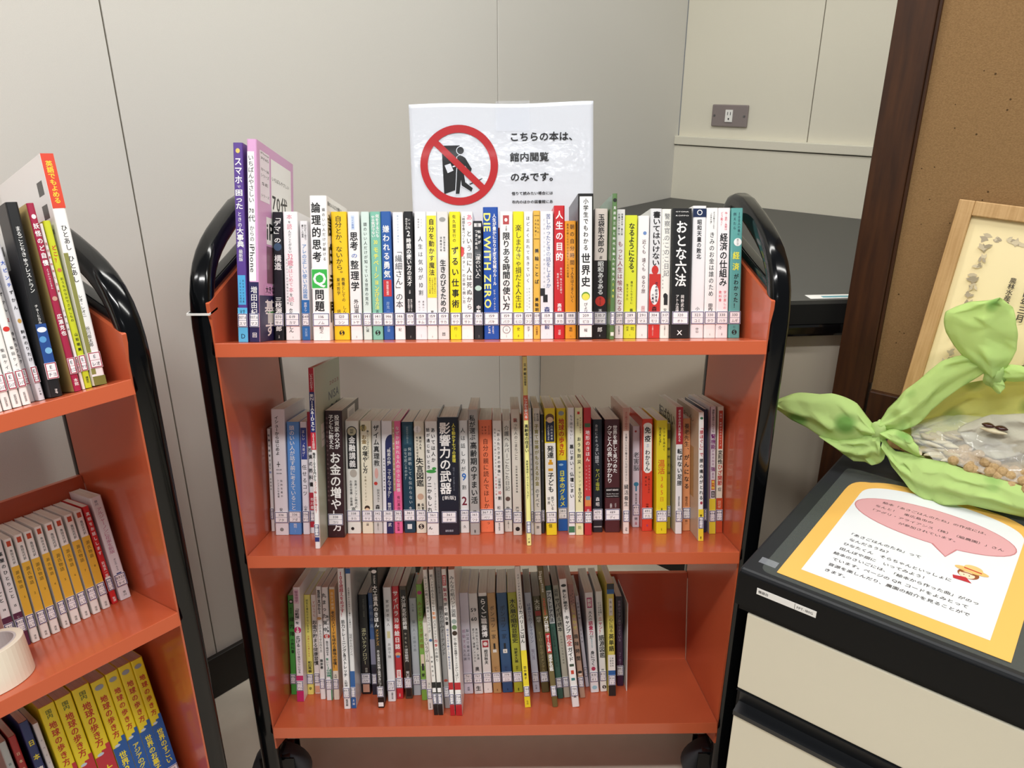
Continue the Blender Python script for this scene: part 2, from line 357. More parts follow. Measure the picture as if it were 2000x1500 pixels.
# ------------------------------------------------------------------ books
def book(cartmw, s, x, th, d, h, dep, lean, hx, num, kana, label, items, cov, group, red=False, thick=False):
    lift = th * math.sin(lean) if lean > 0 else 0.0
    mw = cartmw @ T(0, 0, ZF[s]) @ Matrix.Rotation(-TILT[s], 4, 'X') @ T(x, d, 0.0004 + lift) @ Matrix.Rotation(lean, 4, 'Y')
    b = empty('book', mw, label, 'book', group)
    cm = cover_mat(hx); ct = 0.0006 if not thick else 0.0022; ov = 0.0004 if not thick else 0.003
    r = min(0.0022, th * 0.3)
    out = [(0, dep)] + [(r - r * math.cos(a), r - r * math.sin(a)) for a in (0, .52, 1.05, 1.571)] + [(th - r + r * math.sin(a), r - r * math.cos(a)) for a in (0, .52, 1.05, 1.571)] + [(th, dep)]
    inn = [(th - ct, dep), (th - ct, r + ct), (th / 2, ct * 2 + .0004), (ct, r + ct), (ct, dep)]
    q = MB(); prof = out + inn; n = len(prof)
    V = [(a, c, 0) for a, c in prof] + [(a, c, h) for a, c in prof]
    q.add(V, [(i, (i + 1) % n, n + (i + 1) % n, n + i) for i in range(n)], cm)
    o_ = len(out); fan = []                                    # cap rims
    I0 = o_; pairs = [(0, n - 1)] + [(i, n - 2) for i in range(1, 4)] + [(4, n - 3), (5, n - 3)] + [(i, n - 4) for i in range(6, 9)] + [(9, n - 5)]
    caps = []
    for (a, i1), (c, i2) in zip(pairs[:-1], pairs[1:]):
        f = [a, c, i2] if i1 == i2 else [a, c, i2, i1]
        caps.append(tuple(f)); caps.append(tuple(k + n for k in f[::-1]))
    q.add(V, caps, cm)
    q.build('cover', b)
    q = MB(); q.box(ct, th - ct, r + ct, dep - ov - 0.0006, ov, h - ov, pages_mat()); q.build('page_block', b)
    p = Print((0, 0, h), (1, 0, 0), (0, 0, -1), (0, -1, 0)); draw_items(p, items, th, h)
    if p.mb.v: p.mb.build('spine_print', b, fixn=False)
    for side, its in (cov or {}).items():
        if side == 'R': p2 = Print((th, r, h), (0, 1, 0), (0, 0, -1), (1, 0, 0))
        else: p2 = Print((0, dep, h), (0, -1, 0), (0, 0, -1), (-1, 0, 0))
        draw_items(p2, its, dep - r, h); p2.mb.build('cover_print', b, fixn=False)
    lw = min(th * 0.985, 0.0235); l0 = (th - lw) / 2; lh = 0.0185; bot = 0.0205
    p = Print((l0, 0, bot + lh), (1, 0, 0), (0, 0, -1), (0, -1, 0)); p.lev = 0.0016 if len(items) > 14 else 0.0011
    bc = 'a01f3c' if red else '1b2468'
    m = p.mb; m.box(l0, l0 + lw, -p.lev, 0, bot, bot + lh, M_label)
    bw = 0.0010
    p.rect(0.0003, lw - 0.0003, 0.0003, lh - 0.0003, bc); p.rect(0.0003 + bw, lw - 0.0003 - bw, 0.0003 + bw, lh - 0.0003 - bw, 'e6e6f2', M_label)
    p.rect(0.0006, lw - 0.0006, lh * 0.5 - 0.0002, lh * 0.5 + 0.0002, bc)
    wn = min(lw * 0.8, 0.0030 * len(num)); p.htext(num, lw / 2 - wn / 2, lw / 2 + wn / 2, lh * 0.27, 0.0055, '3a3a44', False)
    wk = min(lw * 0.75, 0.0048 * len(kana)); p.htext(kana, lw / 2 - wk / 2, lw / 2 + wk / 2, lh * 0.74, 0.0052, '3a3a44', False)
    m.build('call_number_label', b, fixn=False)
    return b
def book_chars(rows):
    s_ = set()
    for r in rows:
        s_ |= set(r[9] + r[10])
        for it in list(r[12]) + [k for v in (r[13] or {}).values() for k in v]:
            if isinstance(it[-1], str) and it[0] not in ('R', 'E'): s_ |= set(it[-1])
    return s_
OTHER_TEXT = ('こちらの本は、館内閲覧のみです。', '借りて読みたい場合には', '市内のほかの図書館にあ', '機器台', 'FPT-180G',
              '絵本「あさごはんのたね」の作成には、', 'なんと！東広島市の', '「アグリ・アライアンス（株）（脇農園）」さん', 'が参加されています。', 'って', 'なんだろうね？',
              'ひなたくんそらちゃんといっしょに', '田んぼや畑にいってみよう！', '絵本のさいごには、「絵本から作った曲」がのっ', 'ています。ページの QR コードをよみとって',
              '音源を楽しんだり、農園の紹介を見ることがで', 'きます。', '農林水産省', '令和四年三月', '賞')
SHELFNAME = ('top', 'middle', 'bottom')
BOOKS = [
(0,0,0.0198,0.0130,0.0350,0.2685,0.1820,0.0079,'5b3f8f','007.6','スマ',"tall purple and light blue guidebook, first book on the middle cart's top shelf",
 [('R',0,1,0.825,1,'5bb7e4'),('R',0.1,0.9,0.66,0.81,'4fa9dd'),(0.5,0.07,0.205,0.8,'f4f3f1','*スマホ'),(0.5,0.21,0.225,0.45,'f4f3f1','で'),(0.5,0.23,0.33,0.8,'f4f3f1','*困った'),(0.5,0.34,0.42,0.45,'f4f3f1','ときの'),(0.5,0.42,0.52,0.75,'f4f3f1','*大事典'),(0.5,0.53,0.59,0.45,'f4f3f1','最新版'),(0.35,0.68,0.8,0.22,'1c1c1e','iPhone対応'),(0.65,0.68,0.8,0.22,'1c1c1e','Android&'),(0.35,0.835,0.9,0.28,'1d2440','Q&A形式で完全'),(0.65,0.835,0.9,0.28,'1d2440','設定&使い方の疑問'),('E',0.5,0.04,0.22,0.25,'d9c36b'),(0.5,0.955,0.985,0.5,'17324e','D')],None,False),
(0,0,0.0363,0.0131,0.0320,0.2725,0.1820,0.0197,'d9a3cf','007.6','マス',"tall pink and navy guidebook with its cover, second book on the middle cart's top shelf",
 [('R',0,1,0.7,1,'262250'),('R',0.05,0.75,0.06,0.695,'f4f3f1'),(0.4,0.075,0.31,0.6,'1c1c1e','いちばんやさしい'),(0.4,0.335,0.36,0.55,'1c1c1e','*70'),(0.4,0.36,0.41,0.7,'1c1c1e','代'),(0.4,0.42,0.5,0.5,'1c1c1e','からの'),(0.4,0.51,0.655,0.7,'1c1c1e','>iPhone'),(0.5,0.72,0.87,0.7,'f4f3f1','増田由紀'),(0.5,0.945,0.985,0.5,'f4f3f1','回')],{'R': [('R', 0.06, 0.3, 0.04, 0.29, 'efe6ee'), ('H', 0.08, 0.29, 0.05, 0.014, '1c1c1e', 'iPhone'), ('H', 0.08, 0.29, 0.075, 0.014, '1c1c1e', '対応'), ('H', 0.08, 0.29, 0.13, 0.02, '1c1c1e', '11〜16'), ('H', 0.08, 0.29, 0.16, 0.018, '1c1c1e', 'シリーズ'), ('H', 0.1, 0.27, 0.2, 0.02, '1c1c1e', 'SE'), ('H', 0.08, 0.29, 0.26, 0.016, '1c1c1e', 'シリーズ'), ('R', 0.34, 0.92, 0.05, 0.74, 'f4f3f1'), ('H', 0.36, 0.86, 0.15, 0.024, '1c1c1e', 'いちばんやさしい'), ('H', 0.36, 0.8, 0.27, 0.1, '1c1c1e', '*70代'), ('H', 0.8, 0.92, 0.31, 0.02, '1c1c1e', 'からの'), ('R', 0.2, 0.92, 0.36, 0.5, 'f4f3f1'), ('H', 0.2, 0.9, 0.43, 0.12, '1c1c1e', '*iPhone'), ('R', 0.2, 0.7, 0.51, 0.7, '7d5a6a'), ('E', 0.45, 0.57, 0.1, 0.1, 'e8c9b4'), ('R', 0.12, 0.9, 0.71, 0.76, 'd9a3cf'), ('H', 0.15, 0.85, 0.735, 0.04, '1c1c1e', '*大きな文字でわかる'), ('R', 0, 1, 0.765, 1, '262250'), ('H', 0.12, 0.9, 0.825, 0.08, 'f4f3f1', '*基本技'), ('H', 0.12, 0.9, 0.94, 0.08, 'f4f3f1', '*すべて'), ('R', 0.2, 0.45, 0.86, 0.91, 'cfd3cc'), ('R', 0.2, 0.45, 0.845, 0.86, '4f9a5a')]},False),
(0,0,0.0515,0.0141,0.0940,0.1838,0.1290,0.0165,'16181f','070','サイ',"black paperback with white title, third book on the middle cart's top shelf",
 [(0.5,0.02,0.24,0.75,'f4f3f1','*「デマ」の'),('E',0.5,0.27,0.4,0.4,'3c5674'),(0.5,0.33,0.45,0.75,'f4f3f1','*構造'),(0.5,0.66,0.79,0.7,'f4f3f1','*三枝源'),(0.5,0.89,0.93,0.65,'f4f3f1','*郎'),(0.5,0.96,0.985,0.2,'f4f3f1','さや書房')],None,False),
(0,0,0.0684,0.0207,0.0940,0.1842,0.1290,0.0060,'f5f4f4','019','カマ',"white paperback with pink and black title, fourth book on the middle cart's top shelf",
 [(0.45,0.02,0.06,0.4,'e08a9a','本'),(0.45,0.07,0.09,0.22,'1c1c1e','を'),(0.45,0.09,0.14,0.36,'e08a9a','読'),(0.45,0.14,0.32,0.22,'1c1c1e','んだことがない'),(0.45,0.32,0.42,0.4,'e08a9a','*32歳'),(0.45,0.42,0.44,0.24,'1c1c1e','が'),(0.45,0.44,0.58,0.34,'e08a9a','はじめて'),(0.45,0.58,0.63,0.34,'e08a9a','本'),(0.45,0.63,0.66,0.24,'1c1c1e','を'),(0.45,0.66,0.7,0.4,'e08a9a','読'),(0.45,0.7,0.73,0.26,'1c1c1e','む'),(0.4,0.75,0.79,0.35,'1c1c1e','*みか'),(0.4,0.89,0.94,0.35,'1c1c1e','*しん'),(0.5,0.97,0.985,0.14,'1c1c1e','大和書房'),(0.2,0.36,0.72,0.13,'888888','走れメロス一房の葡萄杜子春本棚')],None,False),
(0,0,0.0925,0.0112,0.0940,0.1711,0.1290,0.0043,'f3f3f3','049','アレ',"slim white and blue paperback, fifth book on the middle cart's top shelf",
 [('R',0,1,0.66,1,'2a6cb0'),(0.35,0.03,0.14,0.3,'1c1c1e','暮らしの道具'),(0.7,0.03,0.16,0.3,'1c1c1e','知ればもっと役立つ'),(0.5,0.19,0.65,0.6,'2f7fc4','アレの正しい使い方図鑑'),(0.5,0.68,0.76,0.4,'f4f3f1','家庭トツ'),(0.5,0.9,0.97,0.4,'a9c7e6','文友舎')],None,False),
(0,0,0.1127,0.0241,0.0750,0.2041,0.1480,0.0008,'f4f4f2','116','ノム',"thick tall white puzzle paperback with green letter, sixth book on the middle cart's top shelf",
 [('R',0.0,0.94,0.5,0.64,'f4f4f2'),(0.36,0.04,0.46,0.56,'1c1c1e','*論理的思考'),(0.8,0.08,0.45,0.19,'1c1c1e','頭のいい人だけが解ける'),('R',0.02,0.92,0.505,0.635,'38b34a'),(0.47,0.52,0.615,0.78,'f4f3f1','*Q'),(0.44,0.64,0.8,0.58,'1c1c1e','*問題'),(0.5,0.9,0.95,0.26,'1c1c1e','柏之'),(0.5,0.975,0.985,0.12,'1c1c1e','ノイエ')],{'R': [('H', 0.02, 0.7, 0.05, 0.035, '1c1c1e', '頭のいい人だけが解ける'), ('H', 0.0, 0.9, 0.2, 0.16, '1c1c1e', '*論理'), ('H', 0.0, 0.9, 0.4, 0.16, '1c1c1e', '*的思'), ('H', 0, 0.9, 0.6, 0.16, '1c1c1e', '*考力'), ('H', 0, 0.9, 0.8, 0.16, '1c1c1e', '*問題')]},False),
(0,0,0.1390,0.0223,0.0940,0.1840,0.1290,-0.0048,'f4c91d','120','シン',"golden yellow paperback with thin handwritten title, seventh book on the middle cart's top shelf",
 [(0.47,0.03,0.5,0.45,'1c1c1e','自分とか、ないから。'),(0.68,0.51,0.7,0.24,'1c1c1e','教養としての'),(0.36,0.51,0.65,0.24,'1c1c1e','東洋哲学'),(0.72,0.73,0.79,0.25,'1c1c1e','しん'),(0.35,0.76,0.79,0.25,'1c1c1e','訊'),('E',0.5,0.945,0.17,0.17,'1c1c1e'),(0.5,0.925,0.965,0.28,'f4c91d','*S')],None,False),
(0,0,0.1630,0.0167,0.0940,0.1840,0.1290,-0.0062,'eeedec','141','トヤ',"white paperback with bold black three-kanji title, eighth book on the middle cart's top shelf",
 [('R',0.3,0.6,0.03,0.14,'c9d8ec'),(0.45,0.04,0.13,0.2,'1f5fb8','ワイド新版'),(0.5,0.155,0.3,0.72,'1c1c1e','*思考'),(0.5,0.32,0.36,0.55,'1f5fb8','の'),(0.5,0.37,0.62,0.74,'1c1c1e','*整理学'),(0.55,0.68,0.79,0.42,'1c1c1e','*外山滋'),(0.5,0.97,0.985,0.12,'1c1c1e','筑摩書房')],None,False),
(0,0,0.1815,0.0121,0.0940,0.1839,0.1290,-0.0033,'d3e6df','141','ニシ',"slim pale mint paperback, ninth book on the middle cart's top shelf",
 [(0.5,0.08,0.73,0.42,'1c1c1e','頭のいい人だけが知っている世界の見方'),(0.5,0.89,0.94,0.35,'1c1c1e','仁誠')],None,False),
(0,0,0.1949,0.0150,0.0940,0.1839,0.1290,-0.0045,'7fbfa9','141','ヨシ',"sea green paperback with white and yellow bubble, tenth book on the middle cart's top shelf",
 [(0.3,0.03,0.2,0.36,'f4f3f1','*やる気がでない'),(0.7,0.02,0.2,0.34,'f4f3f1','*何をするにも'),(0.5,0.21,0.26,0.4,'f3e85a','*30'),(0.5,0.27,0.62,0.5,'f3e85a','*モチベーション'),(0.5,0.6,0.7,0.45,'f3e85a','*上げる'),(0.5,0.7,0.76,0.45,'e6f07a','*方法'),(0.5,0.765,0.79,0.3,'1c1c1e','吉'),('E',0.5,0.945,0.25,0.25,'1c1c1e'),(0.5,0.925,0.965,0.4,'7fbfa9','*S')],None,False),
(0,0,0.2110,0.0146,0.0940,0.1842,0.1290,-0.0091,'2b5ca6','146','キシ',"royal blue paperback with white title, eleventh book on the middle cart's top shelf",
 [(0.5,0.1,0.52,0.68,'f4f3f1','*嫌われる勇気'),('R',0.1,0.9,0.53,0.66,'c4373d'),(0.5,0.54,0.65,0.26,'f4f3f1','自己啓発の源流'),(0.5,0.7,0.79,0.34,'9db9dd','岸見一'),(0.5,0.89,0.94,0.3,'9db9dd','史健')],None,False),
(0,0,0.2272,0.0152,0.0940,0.1831,0.1290,-0.0041,'f3f3f3','146','タケ',"white paperback with thin grey title, twelfth book on the middle cart's top shelf",
 [(0.5,0.02,0.24,0.18,'8fb0d0','気がつきすぎて疲れる'),(0.5,0.27,0.75,0.72,'444a50','「繊細さん」の本'),(0.5,0.9,0.94,0.3,'555555','紀')],None,False),
(0,0,0.2438,0.0127,0.0940,0.1841,0.1290,-0.0065,'17171a','159','イマ',"black paperback with white title starting with 2, thirteenth book on the middle cart's top shelf",
 [(0.3,0.05,0.14,0.28,'f4f3f1','幸せな人は'),(0.6,0.05,0.14,0.28,'f4f3f1','いつも'),(0.5,0.14,0.2,0.6,'f4f3f1','*2'),(0.5,0.205,0.58,0.55,'f4f3f1','*時間の使い方の天才'),(0.5,0.61,0.64,0.3,'f4f3f1','今井孝'),(0.35,0.68,0.78,0.26,'f4f3f1','毎日を充実さす'),(0.65,0.68,0.78,0.26,'f4f3f1','本当に大事なこと'),(0.5,0.97,0.985,0.12,'f4f3f1','すばる舎')],None,False),
(0,0,0.2572,0.0168,0.0940,0.1837,0.1290,0.0035,'e9ecf0','159','キム',"pale grey paperback with airy title, fourteenth book on the middle cart's top shelf",
 [(0.35,0.05,0.13,0.13,'777777','韓国出版'),(0.6,0.05,0.12,0.13,'777777','ハミン'),(0.5,0.18,0.66,0.42,'1c1c1e','人生は気分が10割'),(0.7,0.69,0.78,0.16,'777777','最高の一'),(0.35,0.69,0.78,0.16,'777777','続くコツ'),(0.5,0.96,0.985,0.1,'888888','ダイヤモンド')],None,False),
(0,0,0.2744,0.0149,0.0940,0.1836,0.1290,0.0025,'f0f0ec','159','サイ',"white paperback with yellow panel, fifteenth book on the middle cart's top shelf",
 [('R',0.05,0.95,0.03,0.67,'f1e23a'),(0.5,0.05,0.5,0.55,'1c1c1e','*自分を動かす魔法'),(0.3,0.51,0.64,0.18,'1c1c1e','本物のプラス思考'),(0.55,0.51,0.64,0.18,'1c1c1e','一生きみを助ける'),(0.78,0.51,0.64,0.18,'1c1c1e','10代で身につけたい'),(0.5,0.77,0.79,0.3,'1c1c1e','齋'),(0.5,0.97,0.985,0.14,'1c1c1e','三笠書房')],None,False),
(0,0,0.2901,0.0164,0.0940,0.1836,0.1290,-0.0004,'e1e1df','159','サカ',"light grey paperback with tiny rosette, sixteenth book on the middle cart's top shelf",
 [('E',0.5,0.06,0.28,0.2,'9a9a98'),(0.35,0.19,0.31,0.18,'1c1c1e','須藤雄子著'),(0.65,0.19,0.31,0.18,'1c1c1e','坂口恭平監修'),(0.5,0.37,0.79,0.55,'1c1c1e','*生きのびるための'),(0.5,0.94,0.975,0.3,'1c1c1e','*凹')],None,False),
(0,0,0.3081,0.0157,0.0940,0.1836,0.1290,0.0000,'f2e51f','159','サク',"bright yellow paperback with black title, seventeenth book on the middle cart's top shelf",
 [(0.45,0.02,0.24,0.32,'1c1c1e','佐久間宣行の'),(0.5,0.26,0.76,0.68,'1c1c1e','*ずるい仕事術'),(0.5,0.9,0.93,0.3,'1c1c1e','行'),(0.5,0.96,0.985,0.1,'1c1c1e','ダイヤモンド')],None,False),
(0,0,0.3245,0.0172,0.0940,0.1835,0.1290,0.0026,'f3f3f2','159','サト',"white paperback with pink first letter, eighteenth book on the middle cart's top shelf",
 [('E',0.06,0.31,0.2,0.42,'e2423f'),(0.7,0.02,0.11,0.5,'ef7f95','*あっ'),(0.68,0.14,0.77,0.48,'1c1c1e','という間に人は死ぬから'),(0.22,0.02,0.25,0.26,'1c1c1e','「時間を食べつくす'),(0.22,0.27,0.72,0.26,'1c1c1e','モンスター」の正体と倒し方'),(0.5,0.97,0.985,0.1,'1c1c1e','ダイヤモンド')],None,False),
(0,0,0.3432,0.0127,0.0940,0.1704,0.1290,-0.0039,'22262c','159','ナカ',"short black paperback with white title, nineteenth book on the middle cart's top shelf",
 [('R',0.1,0.9,0.02,0.05,'d8d8d8'),(0.5,0.022,0.048,0.35,'1c1c1e','新版'),(0.68,0.07,0.2,0.34,'f4f3f1','*科学が'),(0.35,0.07,0.24,0.34,'f4f3f1','*つきとめた'),(0.5,0.26,0.5,0.6,'f4f3f1','「運のいい人」'),('E',0.5,0.565,0.38,0.3,'b9d6c8'),(0.5,0.71,0.79,0.5,'f4f3f1','*中野'),(0.5,0.965,0.985,0.12,'f4f3f1','サンマーク')],None,False),
(0,0,0.3574,0.0217,0.0940,0.1899,0.1290,-0.0037,'1d4fa8','159','パキ',"royal blue hardback with big yellow Latin title, twentieth book on the middle cart's top shelf",
 [(0.28, 0.04, 0.77, 0.62, 'f4ef7a', '>*DIE WITH ZERO'),(0.75,0.05,0.59,0.26,'f4f3f1','*人生が豊かになりすぎる究極のルール'),(0.72,0.62,0.78,0.15,'f4f3f1','ビル・パーキンス'),(0.35,0.9,0.96,0.2,'f4f3f1','>LIFE'),(0.6,0.9,0.96,0.16,'f4f3f1','>MONEY')],None,True),
(0,0,0.3806,0.0187,0.0940,0.1837,0.1290,0.0019,'f2f1ef','159','バク',"white paperback with small red hourglass, twenty-first book on the middle cart's top shelf",
 [('R',0.25,0.72,0.03,0.1,'b5474a'),('E',0.48,0.065,0.12,0.14,'f4f3f1'),(0.5,0.11,0.15,0.12,'1c1c1e','4千週間'),(0.5,0.16,0.77,0.6,'1c1c1e','*限りある時間の使い方'),('E',0.5,0.925,0.3,0.3,'555555'),('E',0.5,0.925,0.26,0.26,'f4f3f1'),(0.5,0.91,0.94,0.22,'555555','山'),(0.5,0.965,0.985,0.1,'1c1c1e','かんき出版')],None,False),
(0,0,0.3997,0.0154,0.0940,0.1837,0.1290,0.0024,'f0e322','159','ヒロ',"lemon yellow paperback with handwritten title, twenty-second book on the middle cart's top shelf",
 [(0.5,0.1,0.76,0.6,'3b3b1c','楽しまなきゃ損だよ人生は'),(0.5,0.9,0.94,0.3,'1c1c1e','史'),(0.5,0.965,0.985,0.14,'1c1c1e','宝島社')],None,False),
(0,0,0.4156,0.0130,0.0940,0.1836,0.1290,0.0010,'f1f2f1','159','フジ',"white paperback with light spaced title, twenty-third book on the middle cart's top shelf",
 [(0.45,0.03,0.56,0.42,'1c1c1e','ほどよく忘れて生きていく'),(0.35,0.59,0.78,0.16,'7fa59c','心がラクになる'),(0.6,0.59,0.76,0.16,'7fa59c','老後の精神科医'),(0.5,0.9,0.94,0.35,'1c1c1e','文子'),(0.5,0.965,0.985,0.12,'1c1c1e','サンマーク')],None,False),
(0,0,0.4294,0.0098,0.0940,0.1847,0.1290,-0.0001,'e5b74c','159','ミワ',"slim golden paperback, twenty-fourth book on the middle cart's top shelf",
 [('R',0.1,0.9,0.035,0.04,'7b5c12'),(0.35,0.06,0.2,0.3,'1c1c1e','人生を導く'),(0.7,0.06,0.18,0.3,'1c1c1e','あなたの'),('R',0.1,0.9,0.215,0.22,'7b5c12'),(0.5,0.28,0.58,0.62,'1c1c1e','*美輪ことば'),(0.5,0.67,0.79,0.55,'1c1c1e','*美輪明'),(0.5,0.9,0.97,0.35,'7b4a12','大和書房')],None,False),
(0,0,0.4399,0.0188,0.0940,0.1839,0.1290,-0.0030,'e8e9ee','159','モリ',"white paperback with slate blue title, twenty-fifth book on the middle cart's top shelf",
 [(0.62,0.02,0.6,0.38,'58659a','苦しかったときの話をしようか'),(0.3,0.05,0.6,0.16,'a0a0a8','ビジネスマンの父が我が子のために'),('R',0.0,0.35,0.6,0.66,'26262a'),('R',0.2,0.55,0.65,0.71,'26262a'),(0.5,0.745,0.79,0.45,'33407c','*森'),(0.5,0.89,0.925,0.4,'33407c','*毅'),(0.5,0.955,0.97,0.1,'1c1c1e','ダイヤモンド')],None,False),
(0,0,0.4598,0.0154,0.0940,0.1918,0.1290,-0.0026,'c9252d','188','タカ',"red hardback with white title, twenty-sixth book on the middle cart's top shelf",
 [(0.5,0.03,0.42,0.72,'f4f3f1','*人生の目的'),(0.65,0.46,0.66,0.2,'f4f3f1','旅人は、無人の広野で'),(0.35,0.5,0.63,0.2,'f4f3f1','猛虎に出会う'),(0.5,0.73,0.79,0.42,'f4f3f1','*高森'),(0.5,0.93,0.97,0.3,'f4f3f1','12出版')],None,True),
(0,0,0.4759,0.0162,0.0940,0.1700,0.1290,-0.0059,'f1a32d','188','マス',"short orange paperback, twenty-seventh book on the middle cart's top shelf",
 [(0.65,0.02,0.38,0.42,'1c1c1e','朝の自分時間'),(0.65,0.39,0.69,0.32,'1c1c1e','で人生はうまくいく'),(0.25,0.02,0.48,0.2,'6b4a10','最高の朝とおだやかな夜をつくる45の習慣'),(0.5,0.9,0.94,0.3,'1c1c1e','俊明'),(0.5,0.97,0.985,0.1,'1c1c1e','主婦と生活')],None,False),
(0,0,0.4924,0.0217,0.0700,0.2052,0.1480,-0.0036,'18181a','209','ピヨ',"tall white book with thick black border, twenty-eighth book on the middle cart's top shelf",
 [('R',0.1,0.9,0.02,0.985,'f4f3f1'),(0.5,0.03,0.39,0.34,'1c1c1e','*小学生でもわかる'),(0.5,0.4,0.64,0.62,'1c1c1e','*世界史'),('E',0.5,0.7,0.28,0.28,'6a9a3a'),('E',0.5,0.705,0.24,0.22,'f0e05a'),(0.5,0.745,0.82,0.24,'1c1c1e','ぴよぴ'),(0.5,0.925,0.95,0.24,'1c1c1e','報'),(0.5,0.973,0.983,0.1,'1c1c1e','朝日新聞出版')],None,False),
(0,0,0.5169,0.0191,0.0940,0.1873,0.1290,0.0080,'efe1d8','210.7','タマ',"paperback with cream top and black lower half, twenty-ninth book on the middle cart's top shelf",
 [('R',0,1,0.395,1,'211a1c'),(0.5,0.04,0.34,0.5,'1c1c1e','*玉袋筋太郎の'),(0.5,0.355,0.385,0.3,'1c1c1e','#'),(0.5,0.4,0.66,0.48,'f4f3f1','*昭和あるある'),('E',0.5,0.71,0.38,0.38,'d63c30'),(0.5,0.68,0.74,0.2,'1c1c1e','昭和100年'),(0.5,0.77,0.79,0.4,'f4f3f1','*玉'),(0.5,0.91,0.95,0.4,'f4f3f1','*郎'),(0.5,0.97,0.985,0.14,'f4f3f1','双葉社')],None,False),
(0,0,0.5363,0.0065,0.0600,0.2037,0.1480,0.0140,'5b7d4d','281','エド',"tall slim green book, thirtieth book on the middle cart's top shelf",
 [('E',0.5,0.045,0.42,0.42,'20241e'),(0.5,0.08,0.6,0.58,'f4f3f1','蔦屋重三郎と時代を編んだ有名人'),(0.5,0.6,0.72,0.6,'d9dc5c','*140'),(0.5,0.8,0.83,0.4,'f4f3f1','三'),('R',0.15,0.85,0.95,0.975,'dfe3da')],None,False),
(0,0,0.5484,0.0124,0.0940,0.1862,0.1290,0.0082,'f2f1f0','289','イガ',"white paperback with wine red title, thirty-first book on the middle cart's top shelf",
 [(0.3,0.03,0.2,0.24,'1c1c1e','80歳からの贈り物'),(0.65,0.03,0.2,0.24,'1c1c1e','栄養学の母・香川綾'),(0.5,0.24,0.79,0.62,'8f2f45','もっと人生は愉快になる'),(0.5,0.9,0.97,0.2,'1c1c1e','女子栄養大学')],None,False),
(0,0,0.5616,0.0177,0.0940,0.1778,0.1290,0.0051,'dfe63a','289','ヨウ',"lime yellow paperback with brush title, thirty-second book on the middle cart's top shelf",
 [(0.55,0.06,0.49,0.52,'1c1c1e','*なるようになる。'),(0.6,0.53,0.72,0.2,'1c1c1e','僕はこんなふうに'),(0.25,0.55,0.69,0.2,'1c1c1e','生きてきた'),(0.6,0.75,0.79,0.3,'1c1c1e','養'),(0.7,0.9,0.94,0.3,'1c1c1e','司'),(0.3,0.9,0.94,0.2,'1c1c1e','村夫'),(0.5,0.965,0.98,0.1,'1c1c1e','中央公論新社')],None,False),
(0,0,0.5804,0.0162,0.0940,0.1770,0.1290,0.0060,'f3f1f0','291','マス',"white paperback with small blue flower, thirty-third book on the middle cart's top shelf",
 [('E',0.6,0.14,0.16,0.16,'6f8fc4'),(0.55,0.19,0.31,0.38,'5c3a3e','近くも'),(0.55,0.34,0.45,0.38,'5c3a3e','遠くも'),(0.55,0.48,0.63,0.38,'5c3a3e','ゆるり旅'),(0.55,0.73,0.79,0.38,'c5686a','益田'),(0.5,0.965,0.98,0.14,'1c1c1e','幻冬舎')],None,False),
(0,0,0.5974,0.0165,0.0940,0.1871,0.1290,0.0092,'dfe0e2','304','モリ',"grey paperback with black brush title, thirty-fourth book on the middle cart's top shelf",
 [('R',0,1,0.5,1,'c6352f'),(0.55,0.02,0.44,0.7,'1c1c1e','*書いてはいけない'),('E',0.5,0.47,0.3,0.4,'c6352f'),('E',0.5,0.66,0.38,0.9,'f4f3f1'),(0.65,0.56,0.72,0.24,'1d2440','*日本経済墜落'),(0.35,0.65,0.73,0.24,'1d2440','*の真相'),(0.5,0.75,0.79,0.45,'1c1c1e','*森'),(0.4,0.9,0.98,0.14,'f4f3f1','三五館シンシャ')],None,False),
(0,0,0.6147,0.0139,0.0940,0.1865,0.1290,0.0059,'f0f0e8','317','ヤス',"white paperback with sketchy grey title and policeman, thirty-fifth book on the middle cart's top shelf",
 [(0.55,0.03,0.52,0.6,'77777a','警察官のこのこ日記'),(0.2,0.22,0.62,0.14,'888888','本日、花金チャンス、職務質問'),('E',0.5,0.67,0.22,0.3,'2a2a2c'),('R',0.35,0.75,0.66,0.74,'2a2a2c'),(0.5,0.765,0.79,0.35,'1c1c1e','安'),(0.5,0.9,0.98,0.16,'1c1c1e','三五館シンシャ')],None,False),
(0,0,0.6289,0.0276,0.0880,0.1865,0.1290,0.0053,'1e1f20','320','オト',"thick black paperback with large white title, thirty-sixth book on the middle cart's top shelf",
 [('H',0.15,0.85,0.025,0.013,'f4f3f1','OTONA'),('H',0.15,0.85,0.055,0.013,'f4f3f1','ROPPO'),(0.48,0.09,0.6,0.62,'f4f3f1','*おとな六法'),(0.6,0.66,0.79,0.18,'f4f3f1','岡野武志'),(0.33,0.66,0.8,0.18,'f4f3f1','アトム法律'),('H',0.35,0.65,0.955,0.05,'f4f3f1','*X')],None,False),
(0,0,0.6595,0.0194,0.0940,0.1909,0.1290,0.0060,'eeeef0','323','コミ',"white hardback with navy band at the top, thirty-seventh book on the middle cart's top shelf",
 [('R',0,1,0.02,0.085,'182a50'),('E',0.5,0.05,0.2,0.2,'f4f3f1'),('E',0.5,0.05,0.14,0.14,'182a50'),(0.5,0.1,0.4,0.36,'1c1c1e','*昭和天皇の敗北'),(0.5,0.76,0.79,0.32,'1c1c1e','小'),(0.5,0.92,0.96,0.26,'1c1c1e','中公')],None,True),
(0,0,0.6798,0.0169,0.0940,0.1880,0.1290,0.0019,'f1f1f0','330','タウ',"white paperback with clean black title, thirty-eighth book on the middle cart's top shelf",
